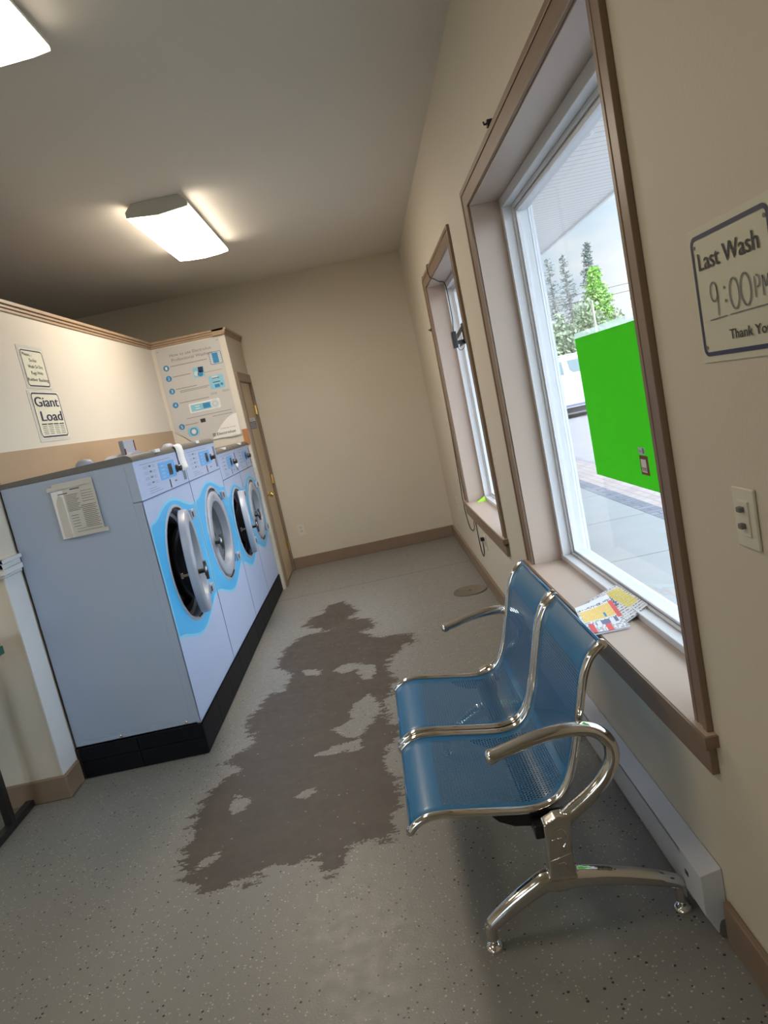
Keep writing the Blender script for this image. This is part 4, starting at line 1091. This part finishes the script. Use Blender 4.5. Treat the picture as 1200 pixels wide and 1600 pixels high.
def end_frame(y, name, hz):
    # armrest loop, post and splayed feet, one cast piece
    mb = MB()
    arm = crom([(.128, y, .548), (.17, y, .557), (.24, y, .572), (.31, y, .578), (.37, y, .574), (.412, y, .556), (.437, y, .522), (.440, y, .482), (.424, y, .446), (.396, y, .412), (.355, y, .378), (.31, y, .348), (.272, y, .322)], 5)
    n = len(arm)
    rad = []
    for i in range(n):
        t_ = i / (n - 1); w = .0235 - .003 * t_; 
        rad.append((.0165 + .0055 * t_, w))
    # side = t x up(y) -> in plane ; o -> along y
    mb.tube(arm, rad, 14, up=(0, 1, 0))
    mb.lathe([(.0, -.023), (.011, -.021), (.0165, -.014), (.0165, .014), (.011, .021), (0, .023)], (.128, y, .548), (0, 1, 0), 14)
    post = crom([(.285, y, .345), (.262, y, .315), (.252, y, .27), (.248, y, .22), (.247, y, .172), (.247, y, .150)], 4)
    mb.prism([(.226, .338), (.262, .352), (.300, .352), (.296, .31), (.290, .25), (.288, .19), (.292, .160), (.205, .160), (.219, .19), (.223, .25)], 1, y - .021, y + .021)
    fl_ = crom([(.262, y, .160), (.21, y, .166), (.17, y, .150), (.125, y, .126), (.08, y, .098), (.040, y, .070)], 5)
    mb.tube(fl_, [(.034 - .013 * i / len(fl_), .026 - .007 * i / len(fl_)) for i in range(len(fl_))], 14, up=(0, 1, 0))
    bl_ = crom([(.232, y, .162), (.29, y, .160), (.36, y, .148), (.43, y, .130), (.50, y, .107), (.556, y, .084)], 5)
    mb.tube(bl_, [(.034 - .016 * i / len(bl_), .026 - .007 * i / len(bl_)) for i in range(len(bl_))], 14, up=(0, 1, 0))
    for fx, fz in ((.036, .078), (.560, .092)):
        mb.lathe([(0, fz), (.013, fz - .002), (.0165, fz - .008), (.0165, .026), (0, .026)], (fx, y, 0), (0, 0, 1), 14)
    o = mb.build(name, 'castmetal', bn)
    rm = o.modifiers.new('cast', 'REMESH'); rm.mode = 'VOXEL'; rm.voxel_size = .0034; rm.use_smooth_shade = True
    s_ = o.modifiers.new('soft', 'SMOOTH'); s_.factor = .5; s_.iterations = 4
    for fx in (.036, .560):
        MB().lathe([(.007, .010), (.007, .032)], (fx, y, 0), (0, 0, 1), 12).lathe([(.025, 0), (.0255, .004), (.021, .011), (.010, .017), (0, .018)], (fx, y, .0005), (0, 0, 1), 24).build('foot_glide', 'chrome', o)
    # relief marks pressed into the outer face of the post
    s0 = -1 if hz else 1
    yo = y + s0 * .0213
    for pts in ([(.252, .318), (.272, .320), (.278, .312), (.276, .276), (.268, .268)], [(.240, .292), (.250, .292)], [(.255, .294), (.266, .294)], [(.224, .232), (.284, .246)], [(.246, .222), (.262, .224), (.268, .214), (.270, .192), (.272, .172)]):
        MB().tube([(a, yo, b) for a, b in pts], .0018, 6).build('relief', 'castmetal', o)
    return o
end_frame(1.722, 'end_frame', True); end_frame(2.806, 'end_frame', False)
MB().box(.205, .265, 1.735, 2.795, .278, .318).build('beam', 'black', bn, bevel=.004)
for yy_ in (1.785, 2.235, 2.293, 2.740):
    b_ = MB(); b_.prism([(.10, .346), (.30, .325), (.30, .310), (.265, .292), (.22, .288), (.16, .300), (.12, .322)], 1, yy_ - .003, yy_ + .003); b_.build('bracket', 'black', bn)
    MB().lathe([(.005, 0), (.004, .003)], (.22, yy_ - .003, .305), (0, -1, 0), 8).build('bolt', 'chrome', bn)

# ------------------------------------------------------------------ folding table at left edge
tb = thing('folding_table', (-2.5, 2.75, 0), 'table with dark green edge and black metal legs cut off at the left edge', 'table')
MB().box(-3.2, -1.762, 2.30, 2.985, .822, .838).build('table_top', 'ltop', tb)
MB().box(-3.205, -1.757, 2.295, 2.990, .786, .822).build('edge_band', 'dgreen', tb, bevel=.003)
for x_ in (-1.935, -3.05):
    lg = MB(); lg.box(x_ - .018, x_ + .018, 2.935, 2.97, .03, .79); lg.box(x_ - .018, x_ + .018, 2.32, 2.35, .03, .79); lg.box(x_ - .02, x_ + .02, 2.2, 3.17, .002, .032); lg.box(x_ - .018, x_ + .018, 2.35, 2.935, .75, .786)
    lg.build('leg_frame', 'black', tb, bevel=.003)

# ------------------------------------------------------------------ outdoors
S('outside_ground', MB().box(3.15, 60, -30, 90, -.40, -.06), 'asphalt')
S('outside_slab', MB().box(XR + WT, 2.42, -10, 40, -.35, -.05), 'conc')
S('outside_pavers', MB().box(2.42, 2.60, -10, 40, -.35, -.048, 0).box(2.60, 3.15, -10, 40, -.35, -.052, 1), ['brickdark', 'pavers'])
S('outside_lawn', MB().box(-30, 60, -40, -3.9, -.5, -.07).box(-30, XL - .2, -3.9, 40, -.5, -.07).box(5, 60, 30, 80, -.3, .0), 'grass')
S('outside_porch_slab', MB().box(XL, XR + WT, -5.2, YB - .14, -.35, -.05), 'conc')
S('soffit', MB().box(XR + WT + .012, 2.37, -6, 14, 2.80, 2.83), 'soffit')
S('fascia', MB().box(2.37, 2.40, -6, 14, 2.78, 3.10), 'vinyl')
S('roof', MB().box(XL - .3, 2.40, -6, 14, 3.10, 3.2), 'roof')  # unseen roof slab, carried past the back wall to block the sun
S('building_exterior', MB().box(XR + .02, XR + WT, YF + .14, 14, -.1, 3.1).box(XR + WT, XR + WT + .01, YB - .2, 14, 2.78, 3.1), 'siding')
rl = MB().lathe([(.085, 0), (.085, -.006), (.070, -.008), (.062, .0), (.05, .012)], (1.59, 4.50, 2.80), (0, 0, 1), 32, caps=False)
tag(rl.build('recessed_light', 'vinyl'), 'round recessed light in the white soffit outside the big window', 'outdoor light')

# SUV
sv = thing('car', (7.0, 20.9, -.06), 'white car parked outside beyond the green sheet', 'car')
y0c, y1c = 20.0, 21.85; g0 = -.06
side = [(4.62, .38), (4.58, .75), (4.60, 1.10), (4.78, 1.62), (4.92, 1.70), (5.6, 1.745), (6.8, 1.73), (7.25, 1.66), (7.95, 1.16), (8.2, 1.08), (9.05, .98), (9.22, .80), (9.25, .45), (9.1, .30), (4.75, .30)]
MB().prism([(a, b + g0) for a, b in side], 1, y0c, y1c).build('body', 'white_car', sv, bevel=.05, seg=3)
def wn(pts): 
    MB().prism([(a, b + g0) for a, b in pts], 1, y0c - .012, y0c + .01).build('side_window', 'carglass', sv, bevel=.004)
wn([(4.86, 1.27), (5.61, 1.25), (5.58, 1.62), (4.98, 1.62)]); wn([(5.86, 1.27), (6.60, 1.25), (6.60, 1.62), (5.74, 1.62), (5.78, 1.36)]); wn([(6.68, 1.25), (7.66, 1.20), (7.18, 1.60), (6.68, 1.62)])
MB().box(5.84, 6.04, y0c - .03, y0c, .985, 1.01).build('door_handle', 'ppale', sv, bevel=.006)
MB().box(5.5, 8.0, y0c - .02, y0c + .02, .28, .34).build('sill_trim', 'bluegrey', sv)
for wx in (5.25 - .12, 8.3):
    for yy_ in (y0c - .02, y1c - .2):
        MB().lathe([(.02, 0), (.22, .0), (.33, .01), (.345, .05), (.345, .18), (.33, .22), (0, .22)], (wx, yy_, g0 + .345), (0, 1, 0), 28).build('wheel', 'tyre', sv)
MB().box(4.9, 7.0, y0c + .2, y0c + .24, 1.70, 1.73).build('roof_rail', 'ppale', sv)
MB().box(4.7, 9.1, y0c + .1, y1c - .1, .10, .30).build('underbody', 'tyre', sv)

# trees
def conifer(name, x, y, h, rad, label, dens, mats, seed, z_start=.8, droop=.15, cat='tree'):
    rnd = random.Random(seed)
    r = thing(name, (x, y, 0), label, cat, 'conifers beyond the car park')
    MB().tube([(x, y, -.1), (x + .05, y, h * .5), (x, y, h)], [.16, .10, .015], 8).build('trunk', 'bark', r)
    br = MB(); lf = MB(); z = z_start
    while z < h - .1:
        f = 1 - (z - z_start) / (h - z_start); R_ = rad * (.12 + .88 * f) * rnd.uniform(.75, 1.1)
        for k_ in range(dens[0]):
            a = rnd.uniform(0, 2 * PI); dx, dy = math.cos(a), math.sin(a); rr_ = R_ * rnd.uniform(.6, 1.05)
            zz_ = z + rnd.uniform(-.1, .1)
            pts = [Vector((x + dx * rr_ * t_, y + dy * rr_ * t_, zz_ - droop * rr_ * math.sin(t_ * 2.2) + .22 * rr_ * t_ * t_)) for t_ in (0, .35, .7, 1)]
            br.tube(pts, [.022, .016, .01, .004], 4, caps=False)
            for q in range(dens[1]):
                t_ = rnd.uniform(.2, 1.0); i_ = min(int(t_ * 3), 2); u_ = t_ * 3 - i_; c = pts[i_].lerp(pts[i_ + 1], u_)
                s_ = dens[2] * rnd.uniform(.6, 1.3)
                v1 = Vector((rnd.uniform(-1, 1), rnd.uniform(-1, 1), rnd.uniform(-.8, .5))) * s_; v2 = Vector((rnd.uniform(-1, 1), rnd.uniform(-1, 1), rnd.uniform(-.9, .3))) * s_
                lf.add([c, c + v1, c + v1 * .6 + v2 * .6, c + v2], [(0, 1, 2, 3)], 0)
        z += dens[3]
    br.build('branches', 'bark', r); lf.build('foliage', mats, r)
    return r
conifer('conifer', 12.75, 45, 8.0, 2.0, 'sparse grey spruce at the left of the window view', (7, 9, .09, .20), 'needle_grey', 1)
conifer('conifer', 14.0, 46, 8.2, 1.9, 'sparse grey spruce between the other spruce and the lime green tree', (7, 10, .10, .20), 'needle_grey', 2)
conifer('conifer', 15.45, 45, 7.0, 2.3, 'tall lime green leafy tree in the middle of the window view', (12, 26, .17, .13), 'needle_green', 3, z_start=.3)
conifer('conifer', 15.55, 46, 8.6, 1.7, 'dark spruce whose tip rises above the lime green tree', (8, 14, .13, .17), 'needle_grey', 5)
conifer('conifer', 18.6, 45, 8.6, 2.5, 'dark spruce at the right behind the window casing', (8, 12, .12, .18), 'needle_grey', 4)
def bush(x, y, w, h, label, mat, seed):
    rnd = random.Random(seed); mb = MB()
    r = thing('bush', (x, y, 0), label, 'bush', 'dusty bushes behind the car')
    n = int(1500 * w * h / 8)
    for q in range(n):
        a = rnd.uniform(0, 2 * PI); e = math.acos(rnd.uniform(-.1, 1)); k_ = rnd.uniform(.72, 1.05)
        c = Vector((x + w / 2 * k_ * math.sin(e) * math.cos(a), y + .9 * k_ * math.sin(e) * math.sin(a), .1 + h * k_ * math.cos(e)))
        v1 = Vector([rnd.uniform(-.16, .16) for _ in range(3)]); v2 = Vector([rnd.uniform(-.16, .16) for _ in range(3)])
        mb.add([c, c + v1, c + v1 + v2, c + v2], [(0, 1, 2, 3)])
    mb.build('foliage', mat, r)
    sm_ = MB()
    for q in range(6):
        a = rnd.uniform(0, 2 * PI); sm_.tube([(x, y, -.05), (x + .3 * w * math.cos(a) * .6, y + .3 * math.sin(a), h * .6)], [.06, .02], 6)
    sm_.build('stem', 'bark', r)
bush(11.6, 41, 2.6, 4.0, 'hazy green bush at the left end of the greenery', 'leaf_hazed', 1)
bush(13.3, 41, 2.8, 4.6, 'hazy green bush right above the white car', 'leaf_hazed', 2)
bush(15.2, 41.5, 2.8, 3.6, 'green bush under the lime green tree', 'leaf_hazed', 3)
bush(17.4, 42, 3.2, 4.0, 'green bush at the right end of the greenery', 'needle_green', 4)
bush(9.6, 42, 2.8, 4.2, 'hazy green bush hidden left of the window view', 'leaf_hazed', 5)
for z_, lb in ((4.55, 'lower overhead wire crossing before the trees'), (4.95, 'upper overhead wire crossing before the trees')):
    m = MB().tube([(2, 39.5, z_ + .6), (9, 39.5, z_ + .15), (13.2, 39.5, z_), (20, 39.5, z_ + .15), (32, 39.5, z_ + .7)], .014, 6)
    tag(m.build('overhead_wire', 'wire'), lb, 'wire', 'overhead wires')
up_ = thing('utility_pole', (13.25, 39.6, -.06), 'short pale utility pole standing among the bushes', 'pole')
MB().tube([(13.25, 39.6, -.1), (13.25, 39.6, 4.4)], [.09, .06], 12).build('pole', 'wood_pole', up_)
MB().box(13.2, 13.3, 39.5, 39.7, 4.4, 4.5).build('pole_cap', 'wood_pole', up_)

# ------------------------------------------------------------------ sky and sun
wd_ = bpy.data.worlds.new('World'); SC.world = wd_; wd_.use_nodes = True; nt = wd_.node_tree
for n in list(nt.nodes): nt.nodes.remove(n)
out = nt.nodes.new('ShaderNodeOutputWorld'); bg = nt.nodes.new('ShaderNodeBackground')
tc = nt.nodes.new('ShaderNodeTexCoord')
mp = nt.nodes.new('ShaderNodeMapping'); mp.inputs['Scale'].default_value = (1.0, 1.0, 2.2); L(nt, tc.outputs['Generated'], mp.inputs['Vector'])
nz = nt.nodes.new('ShaderNodeTexNoise'); nz.inputs['Scale'].default_value = 3.6; nz.inputs['Detail'].default_value = 7; nz.inputs['Roughness'].default_value = .55
L(nt, mp.outputs[0], nz.inputs['Vector'])
rp = nt.nodes.new('ShaderNodeMapRange'); rp.inputs[1].default_value = .42; rp.inputs[2].default_value = .62; L(nt, nz.outputs['Fac'], rp.inputs[0])
colr = mix_rgb(nt, rp.outputs[0], (.60, .78, .93), (.98, .99, 1.0))
# sky brightened on the window side to light the room, dimmer towards far trees
sxyz = nt.nodes.new('ShaderNodeSeparateXYZ'); L(nt, tc.outputs['Generated'], sxyz.inputs[0])
dirn = math_n(nt, 'SUBTRACT', math_n(nt, 'MULTIPLY', sxyz.outputs[0], 1.0), math_n(nt, 'MULTIPLY', sxyz.outputs[1], .75))
gr = nt.nodes.new('ShaderNodeMapRange'); gr.interpolation_type = 'SMOOTHSTEP'; gr.inputs[1].default_value = -.45; gr.inputs[2].default_value = .9; gr.inputs[3].default_value = .85; gr.inputs[4].default_value = 6.0
L(nt, dirn, gr.inputs[0]); L(nt, gr.outputs[0], bg.inputs[1])
L(nt, colr, bg.inputs[0])
L(nt, bg.outputs[0], out.inputs[0])
sun = bpy.data.lights.new('sun', 'SUN'); sun.energy = 1.8; sun.angle = math.radians(1.0); sun.color = (1, .96, .9)
so = bpy.data.objects.new('sun', sun); COL.objects.link(so)
sd = Vector((-.22, -.48, .85)).normalized()
so.rotation_euler = sd.to_track_quat('Z', 'Y').to_euler(); so.location = (0, 0, 12)

# ------------------------------------------------------------------ camera
R = [[.97803239, -.02537861, -.2069023], [-.20836149, -.14842196, -.96672458], [-.00617472, .98859843, -.15044941]]
cam = bpy.data.cameras.new('camera'); co = bpy.data.objects.new('camera', cam); COL.objects.link(co)
X_, Y_, Z_ = R[0], [-q for q in R[1]], [-q for q in R[2]]
mw = Matrix(((X_[0], Y_[0], Z_[0], 0), (X_[1], Y_[1], Z_[1], 0), (X_[2], Y_[2], Z_[2], 1.5), (0, 0, 0, 1)))
co.matrix_world = mw
cam.sensor_fit = 'VERTICAL'; cam.sensor_height = 24; cam.lens = 1105.307 / 1600 * 24; cam.clip_start = .02; cam.clip_end = 300
SC.camera = co
SC.view_settings.view_transform = 'Standard'; SC.view_settings.look = 'None'; SC.view_settings.gamma = 1; SC.view_settings.exposure = .5
try: SC.view_settings.use_curve_mapping = False
except Exception: pass
SC.cycles.use_denoising = True
SC.cycles.max_bounces = 10; SC.cycles.diffuse_bounces = 6; SC.cycles.transparent_max_bounces = 16; SC.cycles.sample_clamp_indirect = 8
